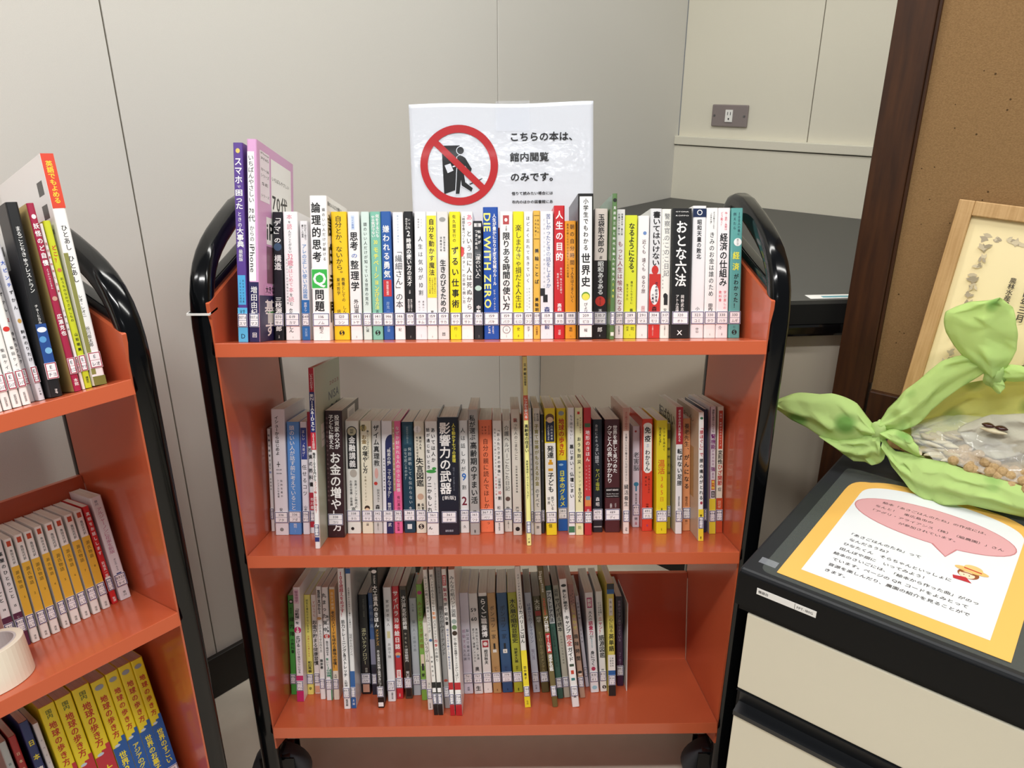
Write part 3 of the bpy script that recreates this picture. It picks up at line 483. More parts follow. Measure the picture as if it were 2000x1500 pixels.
 [(0.4,0.03,0.13,0.15,'1c1c1e','「お金の謎」'),(0.65,0.03,0.16,0.15,'1c1c1e','ボスが教えてくれた'),(0.52,0.18,0.68,0.46,'1c1c1e','きみのお金は誰のため'),(0.5,0.73,0.79,0.38,'1c1c1e','*田内'),(0.5,0.965,0.98,0.12,'1c1c1e','東洋経済')],None,False),
(0,0,0.6972,0.0174,0.0940,0.1879,0.1290,0.0006,'f2eef0','330','ハラ',"white paperback with red notes, thirty-ninth book on the middle cart's top shelf",
 [(0.3,0.03,0.14,0.22,'e05a6a','どう動く？'),(0.65,0.03,0.17,0.22,'e05a6a','株・金利・為替は'),(0.5,0.19,0.6,0.66,'1c1c1e','*経済の仕組み'),(0.3,0.63,0.72,0.24,'e23a50','教科書'),(0.7,0.63,0.78,0.24,'e23a50','学び直しの'),(0.35,0.9,0.94,0.28,'1c1c1e','介'),(0.5,0.96,0.98,0.12,'1c1c1e','日本経済')],None,False),
(0,0,0.7158,0.0168,0.0940,0.1877,0.1290,0.0031,'5fa39f','330','ムギ',"teal paperback with yellow handwritten title, fortieth book on the middle cart's top shelf",
 [(0.3,0.03,0.17,0.26,'1d2440','例えたら'),(0.68,0.03,0.21,0.24,'1d2440','100人の島に'),('E',0.6,0.26,0.34,0.34,'f4f3f1'),(0.6,0.235,0.285,0.22,'1c1c1e','面白いほど'),(0.5,0.32,0.49,0.6,'f2ea4a','*経済'),(0.55,0.5,0.77,0.42,'1c1c1e','*がわかった！'),(0.5,0.9,0.93,0.2,'1c1c1e','仁'),('E',0.5,0.955,0.22,0.22,'1c1c1e'),(0.5,0.94,0.97,0.36,'5fa39f','*S')],None,False),
(0,1,0.0016,0.0055,0.1159,0.1715,0.1076,0.0010,'eeeceb','335','イワ',"slim white paperback, first book on the middle cart's middle shelf",
 [(0.5,0.04,0.33,0.6,'1d2440','*世界は経営で'),(0.5,0.33,0.39,0.6,'1d2440','*できている'),(0.5,0.41,0.43,0.6,'1f5fb8','*回'),(0.5,0.47,0.6,0.5,'1c1c1e','岩尾俊兵')],None,False),
(0,1,0.0141,0.0215,0.0960,0.2066,0.1275,0.0065,'e6e4ea','336','アタ',"tall white paperback with black plus sign, second book on the middle cart's middle shelf",
 [(0.4,0.05,0.36,0.3,'1c1c1e','*イシューからはじめよ'),('R',0.3,0.55,0.43,0.436,'1c1c1e'),('R',0.4,0.45,0.41,0.455,'1c1c1e'),('H',0.25,0.65,0.475,0.012,'1c1c1e','*ISSUE'),('H',0.25,0.65,0.505,0.012,'1c1c1e','*DRIVEN'),(0.35,0.55,0.7,0.16,'1c1c1e','シンプルな本質'),(0.6,0.55,0.7,0.16,'1c1c1e','知的生産の'),(0.5,0.78,0.81,0.26,'1c1c1e','安'),('E',0.5,0.955,0.14,0.14,'888888')],None,False),
(0,1,0.0361,0.0199,0.0975,0.1858,0.1260,0.0151,'5b93d8','336','アダ',"sky blue paperback with white title, third book on the middle cart's middle shelf",
 [(0.42,0.03,0.78,0.42,'f4f3f1','頭のいい人が話す前に考えていること'),(0.5,0.9,0.94,0.3,'f4f3f1','晃司'),(0.5,0.96,0.98,0.12,'f4f3f1','ダイヤモンド')],None,False),
(0,1,0.0581,0.0108,0.0988,0.1855,0.1247,0.0084,'e8e8f0','336','ヤマ',"white paperback with navy block at top, fourth book on the middle cart's middle shelf",
 [('R',0.1,0.95,0.05,0.33,'2f3f8a'),(0.5,0.07,0.32,0.4,'f4f3f1','正しい〝丸投げ〟'),(0.5,0.37,0.66,0.7,'1c1c1e','任せるコツ'),(0.5,0.74,0.79,0.55,'1c1c1e','山本')],None,False),
(0,1,0.0692,0.0077,0.1037,0.2009,0.1198,0.0078,'e8e8ea','338','イチ',"white paperback with red band, by a magazine, fifth book on the middle cart's middle shelf",
 [('R',0,1,0,0.28,'a8263a'),(0.5,0.28,0.62,0.9,'1c1c1e','*投資の教科書'),('R',0,1,0.66,0.95,'b02a3c'),(0.5,0.7,0.8,0.7,'f4f3f1','市川雄')],None,False),
(0,1,0.0940,0.0075,0.0300,0.2797,0.1820,0.0005,'efeeec','338','イチ',"tall thin green magazine pulled forward, sixth book on the middle cart's middle shelf",
 [('R',0,1,0,0.13,'b32334'),(0.5,0.03,0.12,0.6,'f4f3f1','いちからわかる!'),('R',0,1,0.13,0.35,'262d6e'),(0.5,0.14,0.34,0.75,'f4f3f1','*新NISA&iDeCo'),('R',0,1,0.35,0.445,'c5283a'),(0.5,0.355,0.44,0.6,'f4f3f1','2023年最新版'),(0.5,0.46,0.62,0.6,'1c1c1e','*毎月1000円から'),(0.5,0.62,0.8,0.6,'c8232c','コツコツ賢くお金が増える!'),('R',0.05,0.95,0.935,0.96,'2f3a78')],{'R': [('R', 0.02, 1, 0, 1, 'b3bfa9'), ('H', 0.55, 0.95, 0.13, 0.03, '8c3a3a', '2023'), ('H', 0.5, 0.95, 0.2, 0.07, '3d4a55', '*NISA'), ('H', 0.55, 0.95, 0.28, 0.07, '3d4a55', '*iDeCo'), ('R', 0.66, 0.95, 0.33, 0.37, 'c7604a'), ('H', 0.68, 0.93, 0.35, 0.03, 'f4f3f1', '最新版'), ('R', 0.18, 0.42, 0.33, 0.46, 'e4e4dc'), ('H', 0.2, 0.4, 0.38, 0.014, '1c1c1e', 'いちから'), ('H', 0.2, 0.4, 0.42, 0.014, '1c1c1e', 'わかる')]},False),
(0,1,0.1018,0.0269,0.0822,0.2059,0.1413,0.0098,'341d22','338','コリ',"thick dark maroon paperback with white title, seventh book on the middle cart's middle shelf",
 [(0.7,0.03,0.3,0.3,'f4f3f1','*投資家の父が'),(0.36,0.03,0.3,0.3,'f4f3f1','*子どもに教えた'),(0.55,0.32,0.78,0.66,'f4f3f1','*お金の増や'),(0.5,0.78,0.85,0.5,'f4f3f1','*し'),(0.6,0.88,0.95,0.55,'f4f3f1','*方'),(0.12,0.04,0.72,0.12,'8a6a6c','自分に富をもたらすためのシンプルな法則'),(0.5,0.975,0.985,0.1,'c0a8a8','ダイヤモンド')],{'R': [('R', 0, 1, 0, 1, '57504a'), ('R', 0.3, 0.75, 0.02, 0.17, 'efeeea'), ('R', 0.38, 0.68, 0.05, 0.14, 'cccccc')]},False),
(0,1,0.1297,0.0219,0.1006,0.1861,0.1229,0.0066,'e9ebe3','338','タカ',"white paperback with black medallion title block, eighth book on the middle cart's middle shelf",
 [('R',0.15,0.85,0.1,0.42,'1c1c1e'),('E',0.5,0.09,0.38,0.38,'1c1c1e'),('E',0.5,0.09,0.32,0.32,'c7c2a2'),(0.5,0.07,0.11,0.26,'1c1c1e','明解'),(0.5,0.13,0.41,0.5,'f4f3f1','*金融講義'),('E',0.55,0.46,0.26,0.3,'b9b3a8'),(0.7,0.52,0.77,0.2,'1c1c1e','世界インフレ時代の'),(0.35,0.52,0.75,0.2,'1c1c1e','お金の常識・非常識'),(0.5,0.76,0.8,0.34,'1c1c1e','高'),('E',0.4,0.955,0.12,0.12,'1c1c1e')],None,False),
(0,1,0.1542,0.0175,0.1000,0.1860,0.1235,0.0059,'ece7cf','338','ヤマ',"cream paperback with brown and black title, ninth book on the middle cart's middle shelf",
 [('E',0.3,0.06,0.3,0.3,'c7b87a'),(0.3,0.03,0.09,0.3,'1c1c1e','*超改訂'),(0.7,0.08,0.35,0.2,'1c1c1e','難しいことはわかりませんが、'),(0.35,0.12,0.2,0.48,'8c6a1c','*お金'),(0.4,0.21,0.46,0.48,'1c1c1e','*の増やし方'),(0.4,0.48,0.74,0.2,'7a6a48','を教えてください！'),('E',0.5,0.77,0.25,0.25,'3a2c22'),('E',0.5,0.785,0.2,0.18,'e8c8a8'),(0.5,0.9,0.93,0.24,'1c1c1e','山崎')],None,False),
(0,1,0.1726,0.0146,0.0996,0.1860,0.1239,0.0053,'cfcfcb','342','モリ',"grey paperback with distressed black title, tenth book on the middle cart's middle shelf",
 [(0.5,0.03,0.4,0.66,'1c1c1e','*ザイム真理教'),('E',0.45,0.46,0.2,0.6,'d8a8a0'),('E',0.35,0.55,0.2,0.2,'c23c34'),(0.6,0.6,0.72,0.34,'1c1c1e','巨大カルト'),(0.5,0.73,0.79,0.5,'1c1c1e','*森'),(0.5,0.9,0.97,0.2,'1c1c1e','三五館シンシャ')],None,False),
(0,1,0.1881,0.0171,0.0991,0.1859,0.1244,0.0059,'e9e9ee','360','テシ',"white paperback with navy curved panel, eleventh book on the middle cart's middle shelf",
 [('R',0.35,1,0.2,1,'252a5a'),('E',0.9,0.2,0.55,0.9,'252a5a'),(0.68,0.21,0.68,0.38,'f4f3f1','〝格差の格〟ってなんですか？'),(0.2,0.32,0.62,0.16,'1c1c1e','無自覚な能力主義と特権'),(0.65,0.72,0.79,0.34,'f4f3f1','勅使川'),(0.65,0.9,0.94,0.34,'f4f3f1','武')],None,False),
(0,1,0.2064,0.0133,0.1000,0.1857,0.1235,-0.0000,'e8699a','361','アリ',"pink paperback with white title and tan strip, twelfth book on the middle cart's middle shelf",
 [('R',0,0.28,0,0.62,'b09a78'),(0.62,0.04,0.63,0.45,'f4f3f1','なぜか好かれる人の小さな習慣'),(0.14,0.04,0.58,0.2,'f4f3f1','自然と仲良くなる88のコツ'),(0.6,0.66,0.79,0.4,'5a2038','有川真由'),(0.5,0.9,0.98,0.3,'5a2038','毎日新聞')],None,False),
(0,1,0.2220,0.0184,0.1021,0.1837,0.1214,-0.0055,'1b3f52','361','イマ',"dark teal paperback with pale grey title, thirteenth book on the middle cart's middle shelf",
 [('R',0.2,0.85,0.03,0.2,'2b5468'),(0.5,0.04,0.19,0.2,'9ab0b8','認知科学が教える'),(0.66,0.22,0.74,0.3,'c3cfd2','何回説明しても伝わらない'),(0.3,0.23,0.52,0.26,'c3cfd2','はなぜ起こるのか？'),(0.6,0.76,0.79,0.25,'f4f3f1','今'),('R',0.3,0.7,0.92,0.965,'d8dfe0')],None,False),
(0,1,0.2421,0.0163,0.1003,0.1849,0.1232,-0.0065,'e6e2d0','361','ジツ',"cream paperback with heavy black four-kanji title, fourteenth book on the middle cart's middle shelf",
 [('E',0.35,0.07,0.36,0.36,'f4f3f1'),(0.35,0.04,0.1,0.18,'1c1c1e','つまらない'),(0.62,0.13,0.25,0.26,'1c1c1e','*実は人を'),(0.3,0.13,0.32,0.24,'1c1c1e','*モヤッとさせる'),(0.5,0.32,0.58,0.76,'1c1c1e','*失言図鑑'),('E',0.5,0.67,0.32,0.32,'c9a890'),(0.3,0.73,0.79,0.3,'1c1c1e','*黒川'),(0.7,0.73,0.79,0.3,'1c1c1e','*失言'),('E',0.5,0.94,0.28,0.28,'1c1c1e'),(0.5,0.92,0.96,0.45,'e6e2d0','*S')],None,False),
(0,1,0.2606,0.0191,0.0890,0.1868,0.1290,-0.0030,'e9e9e7','361','スコ',"white paperback with small green crocodile, fifteenth book on the middle cart's middle shelf",
 [(0.66,0.05,0.36,0.36,'1c1c1e','*あいては人か'),(0.24,0.05,0.42,0.3,'1c1c1e','*話が通じないとき'),('E',0.45,0.435,0.42,0.15,'3f9a46'),('E',0.7,0.41,0.18,0.12,'3f9a46'),(0.28,0.47,0.8,0.4,'1c1c1e','*ワニかもしれ'),(0.75,0.53,0.78,0.18,'1c1c1e','レーナ・スコーグホルム'),(0.3,0.92,0.95,0.36,'1c1c1e','*ん'),(0.5,0.97,0.985,0.1,'1c1c1e','サンマーク')],None,False),
(0,1,0.2800,0.0331,0.0900,0.1930,0.1290,-0.0028,'1b1d2c','361','チヤ',"thick blue-black hardback with large white title, sixteenth book on the middle cart's middle shelf",
 [(0.36,0.04,0.65,0.56,'f4f3f1','*影響力の武器'),(0.78,0.05,0.38,0.18,'e3d94f','*人を動かす七つの原理'),('H',0.18,0.85,0.68,0.036,'f4f3f1','[新版]'),(0.76,0.42,0.62,0.09,'9aa0b0','ロバート・チャルディーニ'),('H',0.3,0.7,0.965,0.02,'c0c4d0','誠信書房')],None,True),
(0,1,0.3138,0.0147,0.0997,0.1858,0.1238,-0.0052,'efeeec','361','ナガ',"white paperback with blue 9 and wine, seventeenth book on the middle cart's middle shelf",
 [(0.45,0.05,0.46,0.52,'1c1c1e','人は話し方が'),(0.5,0.44,0.55,0.8,'2d6fc4','*9'),(0.5,0.56,0.62,0.5,'1c1c1e','割'),(0.5,0.63,0.79,0.95,'7a1f34','*2'),(0.5,0.93,0.96,0.35,'1c1c1e','久')],None,False),
(0,1,0.3303,0.0156,0.0890,0.2050,0.1345,-0.0087,'a9a7a4','365','ワタ',"tall grey paperback with bold black title, eighteenth book on the middle cart's middle shelf",
 [(0.42,0.04,0.24,0.6,'1c1c1e','*私が選ぶ'),(0.5,0.25,0.75,0.7,'1c1c1e','*高齢期のすまい活'),(0.5,0.8,0.82,0.4,'1c1c1e','橋'),(0.5,0.96,0.985,0.3,'1c1c1e','*彩図社')],None,False),
(0,1,0.3468,0.0215,0.1013,0.1862,0.1222,-0.0126,'f07c54','367.3','ペリ',"salmon orange paperback with thin title, nineteenth book on the middle cart's middle shelf",
 [(0.3,0.05,0.13,0.14,'7a2a18','変わる'),(0.52,0.05,0.13,0.14,'7a2a18','関係が'),(0.78,0.05,0.13,0.14,'7a2a18','子どもとの'),(0.5,0.16,0.79,0.42,'5a2416','自分の親に読んでほしか'),(0.6,0.9,0.93,0.3,'5a2416','っ'),(0.5,0.955,0.965,0.12,'7a2a18','日本経済')],None,False),
(0,1,0.3703,0.0145,0.0918,0.1865,0.1290,-0.0172,'ebe9e6','367.7','マツ',"white paperback with red 10 in the title, twentieth book on the middle cart's middle shelf",
 [(0.62,0.06,0.5,0.34,'1c1c1e','*「おふたりさまの老後」'),(0.62,0.5,0.6,0.34,'1c1c1e','は準備が'),(0.62,0.6,0.66,0.4,'c0282c','*10'),(0.62,0.66,0.7,0.4,'1c1c1e','*割'),(0.25,0.06,0.47,0.2,'1c1c1e','元気なうちに読んでおきたい！'),(0.25,0.48,0.69,0.2,'c0282c','68の疑問と答え'),(0.5,0.74,0.79,0.4,'1c1c1e','松'),(0.5,0.9,0.97,0.2,'1c1c1e','東洋経済')],None,False),
(0,1,0.3860,0.0127,0.1030,0.1844,0.1205,-0.0162,'e6e3da','369.1','サト',"white paperback with shaky handwritten title, twenty-first book on the middle cart's middle shelf",
 [(0.5,0.04,0.63,0.6,'4a4644','介護ヘルパーごたごた日記'),('E',0.5,0.7,0.3,0.3,'6a5048'),(0.5,0.77,0.8,0.5,'1c1c1e','*佐'),(0.5,0.9,0.97,0.25,'1c1c1e','三五館シンシャ')],None,False),
(0,1,0.4000,0.0142,0.0854,0.2059,0.1381,-0.0166,'dbd6cc','369.2','アシ',"cream paperback with pale title, twenty-second book on the middle cart's middle shelf",
 [('R',0.25,0.6,0.07,0.1,'c97a6e'),(0.5,0.07,0.4,0.4,'3a3634','困った人のこまりごと'),(0.5,0.44,0.66,0.22,'1c1c1e','住居所精神保健福祉論'),(0.5,0.77,0.82,0.4,'1c1c1e','芦沢'),('E',0.5,0.95,0.25,0.25,'1c1c1e')],None,False),
(0,1,0.4200,0.0071,0.0355,0.2943,0.1820,-0.0220,'f1ee9a','369','シツ',"tall thin pale yellow magazine pulled forward, twenty-third book on the middle cart's middle shelf",
 [(0.5,0.03,0.1,0.6,'1c1c1e','*立命館'),(0.5,0.1,0.15,0.5,'1c1c1e','特別編集'),('R',0.02,0.98,0.2,0.33,'d2694f'),(0.5,0.21,0.32,0.7,'f4f3f1','*しっかり学べる'),(0.5,0.35,0.5,0.8,'1c1c1e','*高齢者の住まい'),(0.5,0.54,0.75,0.5,'1c1c1e','高齢者施設とはどんなところか？'),(0.5,0.955,0.99,0.4,'1c1c1e','介護')],{'L': [('R', 0, 1, 0, 1, 'd6d3b2'), ('H', 0.55, 0.85, 0.12, 0.02, '8a8a80', '選び方'), ('H', 0.55, 0.85, 0.2, 0.02, '8a8a80', '住まい'), ('H', 0.5, 0.85, 0.3, 0.02, '8a8a80', '高齢者')]},False),
(0,1,0.4292,0.0046,0.0890,0.2068,0.1345,-0.0244,'e1e4f0','369','サヤ',"slim white paperback tucked behind the yellow magazine, twenty-fourth book on the middle cart's middle shelf",
 [(0.6,0.1,0.3,0.5,'6f86c0','もしもに備える'),(0.6,0.34,0.7,0.6,'1c1c1e','おうち防災アイデア')],None,False),
(0,1,0.4341,0.0113,0.0863,0.2072,0.1372,-0.0154,'d9d8d4','369.4','タカ',"light grey paperback with olive outlined title, twenty-fifth book on the middle cart's middle shelf",
 [(0.3,0.04,0.1,0.34,'1c1c1e','すぐわかる'),(0.7,0.04,0.1,0.34,'1c1c1e','新米夫婦'),(0.5,0.12,0.61,0.6,'8a8236','*子育て世帯がもらえるお金'),(0.5,0.63,0.78,0.6,'1c1c1e','のすべて'),(0.5,0.92,0.96,0.4,'1c1c1e','憩')],None,False),
(0,1,0.4465,0.0046,0.0937,0.1960,0.1298,-0.0114,'3a3b40','370','ナカ',"slim dark grey paperback in a gap, twenty-sixth book on the middle cart's middle shelf",
 [(0.5,0.1,0.5,0.6,'8a8a90','教育のこと')],None,False),
(0,1,0.4534,0.0170,0.0844,0.2074,0.1391,-0.0194,'eed529','378','ヨト',"yellow and white paperback with boy portrait, twenty-seventh book on the middle cart's middle shelf",
 [('R',0,1,0.27,0.82,'f2f0ea'),('R',0.1,0.9,0.1,0.26,'242d48'),('E',0.5,0.075,0.4,0.4,'6a4a38'),('E',0.5,0.09,0.3,0.28,'e8c8a8'),(0.65,0.13,0.25,0.2,'f4f3f1','凸凹の世界'),(0.35,0.13,0.25,0.2,'f4f3f1','1万人を見てきた'),(0.5,0.29,0.39,0.62,'1c1c1e','*発達'),('R',0.28,0.72,0.42,0.44,'e0a21a'),('R',0.38,0.62,0.4,0.44,'e0a21a'),('R',0.28,0.72,0.47,0.49,'e0a21a'),(0.5,0.5,0.66,0.56,'1c1c1e','*子ども'),(0.62,0.69,0.8,0.3,'1c1c1e','見ている'),(0.28,0.69,0.76,0.3,'1c1c1e','世界'),(0.4,0.9,0.95,0.36,'1c1c1e','信')],None,False),
(0,1,0.4742,0.0150,0.1050,0.2039,0.1185,-0.0201,'f1d926','383','ニホ',"yellow and blue guidebook, twenty-eighth book on the middle cart's middle shelf",
 [('R',0,1,0.42,1,'1d5fae'),('R',0,0.5,0.44,0.45,'1d5fae'),('E',0.5,0.04,0.3,0.25,'9aa4ae'),(0.5,0.08,0.38,0.62,'c8281e','*地球の歩き方'),('E',0.4,0.455,0.25,0.12,'9cc3e8'),(0.5,0.5,0.8,0.6,'f3e83a','*日本のグルメ'),('R',0.1,0.9,0.83,0.86,'f3e83a')],None,False),
(0,1,0.4895,0.0106,0.0836,0.2081,0.1399,-0.0172,'e9e9ea','385','モウ',"slim white paperback with green foot, twenty-ninth book on the middle cart's middle shelf",
 [(0.55,0.05,0.25,0.4,'3a3a3c','もう困らない！'),(0.55,0.28,0.71,0.62,'1c1c1e','*墓じまい・仏壇じまい'),('R',0,0.9,0.93,0.98,'3f7a58')],None,False),
(0,1,0.5009,0.0124,0.0832,0.2081,0.1403,-0.0157,'e9e6b8','369.3','スズ',"pale yellow striped paperback with red mark, thirtieth book on the middle cart's middle shelf",
 [('R',0.3,0.6,0.03,0.05,'c8281e'),(0.68,0.07,0.2,0.24,'8a3a2a','キャンプ気分で'),(0.35,0.08,0.14,0.24,'1c1c1e','はじめる'),(0.5,0.22,0.44,0.5,'1c1c1e','*おうち防災'),(0.55,0.45,0.62,0.34,'1c1c1e','チャレンジ'),(0.55,0.62,0.74,0.4,'1c1c1e','*BOOK'),(0.5,0.92,0.96,0.45,'7a9a3a','防')],None,False),
(0,1,0.5150,0.0116,0.0829,0.2081,0.1406,-0.0160,'c2353c','454','モウ',"red paperback with small landscape pictures, thirty-first book on the middle cart's middle shelf",
 [('R',0.1,0.9,0.12,0.15,'4a6a4a'),(0.5,0.17,0.42,0.6,'f4f3f1','地形のきほん'),(0.7,0.44,0.65,0.2,'f0d0d0','日本列島はどうして'),(0.3,0.44,0.65,0.2,'f0d0d0','できたのか入門'),('R',0.1,0.9,0.7,0.77,'d98a4a'),('R',0.2,0.8,0.69,0.72,'6a8aa0'),(0.5,0.79,0.82,0.4,'f4f3f1','目')],None,False),
(0,1,0.5298,0.0159,0.0965,0.1867,0.1270,-0.0140,'1d222a','470','モリ',"black paperback with pale and yellow handwritten title, thirty-second book on the middle cart's middle shelf",
 [(0.4,0.04,0.2,0.3,'c9ccd0','身近にある'),(0.45,0.21,0.42,0.45,'c9ccd0','うまい雑草、'),(0.5,0.43,0.63,0.45,'c3c74a','ヤバイ毒草'),(0.5,0.68,0.77,0.4,'f4f3f1','森昭'),('R',0.1,0.9,0.945,0.955,'a0a0a0')],None,False),
(0,1,0.5498,0.0243,0.0960,0.1866,0.1275,-0.0161,'4d2529','489','ディ',"maroon paperback with white title and black band, thirty-third book on the middle cart's middle shelf",
 [(0.68,0.05,0.47,0.3,'f4f3f1','*世界を旅して見つめた'),(0.32,0.05,0.56,0.36,'f4f3f1','*クマと人の長いかかわり'),('R',0,1,0.6,0.69,'1a1012'),('H', 0.1, 0.9, 0.62, 0.02, 'f4f3f1', '*EIGHT BEARS'),('H', 0.1, 0.9, 0.655, 0.013, 'f4f3f1', 'Mythic Past and'),('H', 0.1, 0.9, 0.675, 0.013, 'f4f3f1', 'Imperiled Future'),(0.7,0.74,0.78,0.18,'f4f3f1','グロリア'),(0.4,0.74,0.78,0.18,'f4f3f1','水野訳')],None,False),
(0,1,0.5778,0.0100,0.0876,0.2069,0.1359,-0.0147,'e6d9d2','490','イン',"slim white paperback with pinkish cover beside it, thirty-fourth book on the middle cart's middle shelf",
 [('R',0,1,0,0.18,'c49a8a'),(0.5,0.03,0.17,0.4,'a83a34','夫の臓活を始める'),(0.5,0.2,0.58,0.36,'1c1c1e','五臓をいたわり整えるいちばんやさしい'),(0.5,0.6,0.78,0.75,'1c1c1e','臓活養生'),(0.5,0.95,0.98,0.5,'1c1c1e','>PHP')],{'L': [('R', 0, 1, 0, 1, 'c9a792'), ('H', 0.2, 0.8, 0.08, 0.03, 'a8745e', '臓活養生')]},False),
(0,1,0.5985,0.0120,0.1212,0.1707,0.1023,-0.0114,'dcd9e2','491','カト',"short lavender white paperback with teal head drawing, thirty-fifth book on the middle cart's middle shelf",
 [('E',0.4,0.05,0.15,0.15,'b0423c'),(0.5,0.25,0.44,0.8,'1c1c1e','老害脳'),('E',0.5,0.57,0.34,0.3,'3a8aa8'),('R',0.4,0.6,0.57,0.64,'3a8aa8'),(0.5,0.66,0.77,0.28,'1c1c1e','脳の専門家'),(0.5,0.9,0.93,0.45,'1c1c1e','徳'),(0.5,0.945,0.975,0.35,'c23c54','弁護')],None,False),
(0,1,0.6110,0.0168,0.1009,0.1862,0.1226,-0.0134,'d8402c','491','ナカ',"bright red paperback with white cloud panel, thirty-sixth book on the middle cart's middle shelf",
 [('R',0.12,0.9,0.06,0.46,'f4f3f1'),('E',0.5,0.06,0.42,0.3,'f4f3f1'),('E',0.5,0.46,0.3,0.2,'f4f3f1'),(0.5,0.06,0.21,0.6,'1c1c1e','*免疫'),(0.5,0.22,0.25,0.4,'3a6ab0','*マジ'),(0.5,0.27,0.46,0.5,'1c1c1e','*わからん'),(0.65,0.5,0.66,0.2,'1c1c1e','と思ったときに'),(0.35,0.5,0.6,0.2,'1c1c1e','読む本'),(0.5,0.75,0.79,0.3,'501008','中尾'),(0.5,0.94,0.96,0.2,'7a4a9a','技術')],None,False),
(0,1,0.6312,0.0175,0.0861,0.1864,0.1290,-0.0151,'e6d624','493.1','イシ',"yellow paperback with orange title, thirty-seventh book on the middle cart's middle shelf",
 [(0.68,0.06,0.27,0.24,'1c1c1e','カラダを温めて'),(0.32,0.06,0.22,0.26,'1c1c1e','*冷えをとる！'),(0.45,0.34,0.47,0.66,'d8702a','*温活'),(0.5,0.48,0.72,0.42,'d8702a','365日'),(0.5,0.77,0.79,0.35,'1c1c1e','*石原'),(0.5,0.95,0.97,0.14,'1c1c1e','角川春樹')],None,False),
(0,1,0.6544,0.0057,0.1117,0.1764,0.1118,-0.0212,'b9a93a','491.3','ヤサ',"slim olive yellow paperback between others, thirty-eighth book on the middle cart's middle shelf",
 [(0.5,0.2,0.5,0.8,'1c1c1e','*疲労とは'),('R',0,1,0.06,0.14,'6a5a2a')],None,False),
(0,1,0.6622,0.0108,0.0854,0.2080,0.1381,-0.0158,'e9e8e8','493.1','ヤマ',"tall white paperback with red header and lettered, thirty-ninth book on the middle cart's middle shelf",
 [('R',0,1,0,0.29,'a82430'),(0.5,0.02,0.27,0.4,'f4f3f1','老年学の専門家が教える'),(0.55,0.32,0.62,0.75,'1c1c1e','*転ばない足腰'),(0.5,0.7,0.78,0.24,'1c1c1e','健康学者監修'),(0.55,0.79,0.81,0.5,'1c1c1e','山')],{'L': [('R', 0, 1, 0, 1, 'd8d5c4'), ('H', 0.05, 0.95, 0.12, 0.11, '1c1c1e', '*転ばない'), ('H', 0.3, 0.9, 0.5, 0.04, '8a8a6a', 'からだ')]},False),
(0,1,0.6774,0.0126,0.1005,0.1866,0.1230,-0.0204,'e59b68','493.3','ヨウ',"orange paperback with black title, fortieth book on the middle cart's middle shelf",
 [(0.5,0.04,0.3,0.66,'1c1c1e','養老先生、'),(0.5,0.31,0.63,0.66,'1c1c1e','*がんになる'),(0.5,0.69,0.78,0.4,'6a3a20','養老孟司'),(0.5,0.9,0.95,0.4,'6a3a20','恵一')],None,False),
(0,1,0.6904,0.0080,0.0499,0.2052,0.1480,-0.0209,'ecebe9','493.6','クロ',"white and yellow paperback pulled forward, forty-first book on the middle cart's middle shelf",
 [('R',0,1,0.75,1,'ecd23a'),('E',0.5,0.045,0.3,0.25,'3f7a58'),(0.5,0.1,0.34,0.75,'b8283a','*「腰ほぐし」で'),(0.5,0.35,0.68,0.75,'1c1c1e','*腰の痛みがとれる'),('E',0.55,0.7,0.25,0.3,'a83a4a'),(0.5,0.79,0.81,0.45,'1c1c1e','*間'),(0.5,0.965,0.985,0.3,'1c1c1e','*講談社')],{'L': [('R', 0, 1, 0, 1, 'c2b39c'), ('H', 0.3, 0.8, 0.08, 0.06, '6a5a48', 'わん'), ('R', 0.1, 0.8, 0.3, 0.7, 'a88a5a')]},False),
(0,1,0.7101,0.0046,0.0919,0.2029,0.1316,-0.0223,'2a3050','493','カワ',"slim navy paperback, forty-second book on the middle cart's middle shelf",
 [],None,False),
(0,1,0.7168,0.0100,0.0839,0.2083,0.1396,-0.0235,'dedadf','494','コウ',"white purple and yellow health book, forty-third book on the middle cart's middle shelf",
 [('R',0,1,0.72,1,'e3d13a'),('R',0,0.12,0,0.72,'6a2a5a'),(0.55,0.02,0.2,0.4,'1c1c1e','運動を頑張らなくても'),(0.55,0.21,0.33,0.75,'7a2a72','*腎機能'),(0.55,0.33,0.46,0.4,'7a2a72','がみるみる'),(0.55,0.46,0.51,0.7,'7a2a72','*強'),(0.55,0.51,0.56,0.45,'7a2a72','まる'),('R',0.3,0.85,0.57,0.65,'c0502a'),(0.57,0.575,0.645,0.5,'f4e05a','*食べ物'),('R',0.3,0.85,0.66,0.71,'1c1c1e'),(0.57,0.665,0.705,0.5,'f4f3f1','大全')],None,False),
(0,1,0.7288,0.0104,0.0887,0.2074,0.1348,-0.0147,'e6e0cd','494','タシ',"cream and red health book, forty-fourth book on the middle cart's middle shelf",
 [('R',0.2,0.8,0.03,0.33,'c0442c'),(0.5,0.05,0.31,0.3,'f4f3f1','別冊・医師からのシリーズ'),(0.5,0.34,0.45,0.75,'1c1c1e','*変形性'),(0.5,0.45,0.54,0.75,'b8302a','*ひざ'),(0.5,0.54,0.62,0.75,'b8302a','*関節'),(0.5,0.63,0.67,0.6,'1c1c1e','症'),('R',0,1,0.72,1,'c4502e'),(0.5,0.74,0.8,0.5,'f0c8a8','田代俊')],None,False),
(0,2,0.0005,0.0101,0.1060,0.1853,0.1175,0.0018,'4fae4c','496','イイ',"green paperback, first book on the middle cart's bottom shelf",
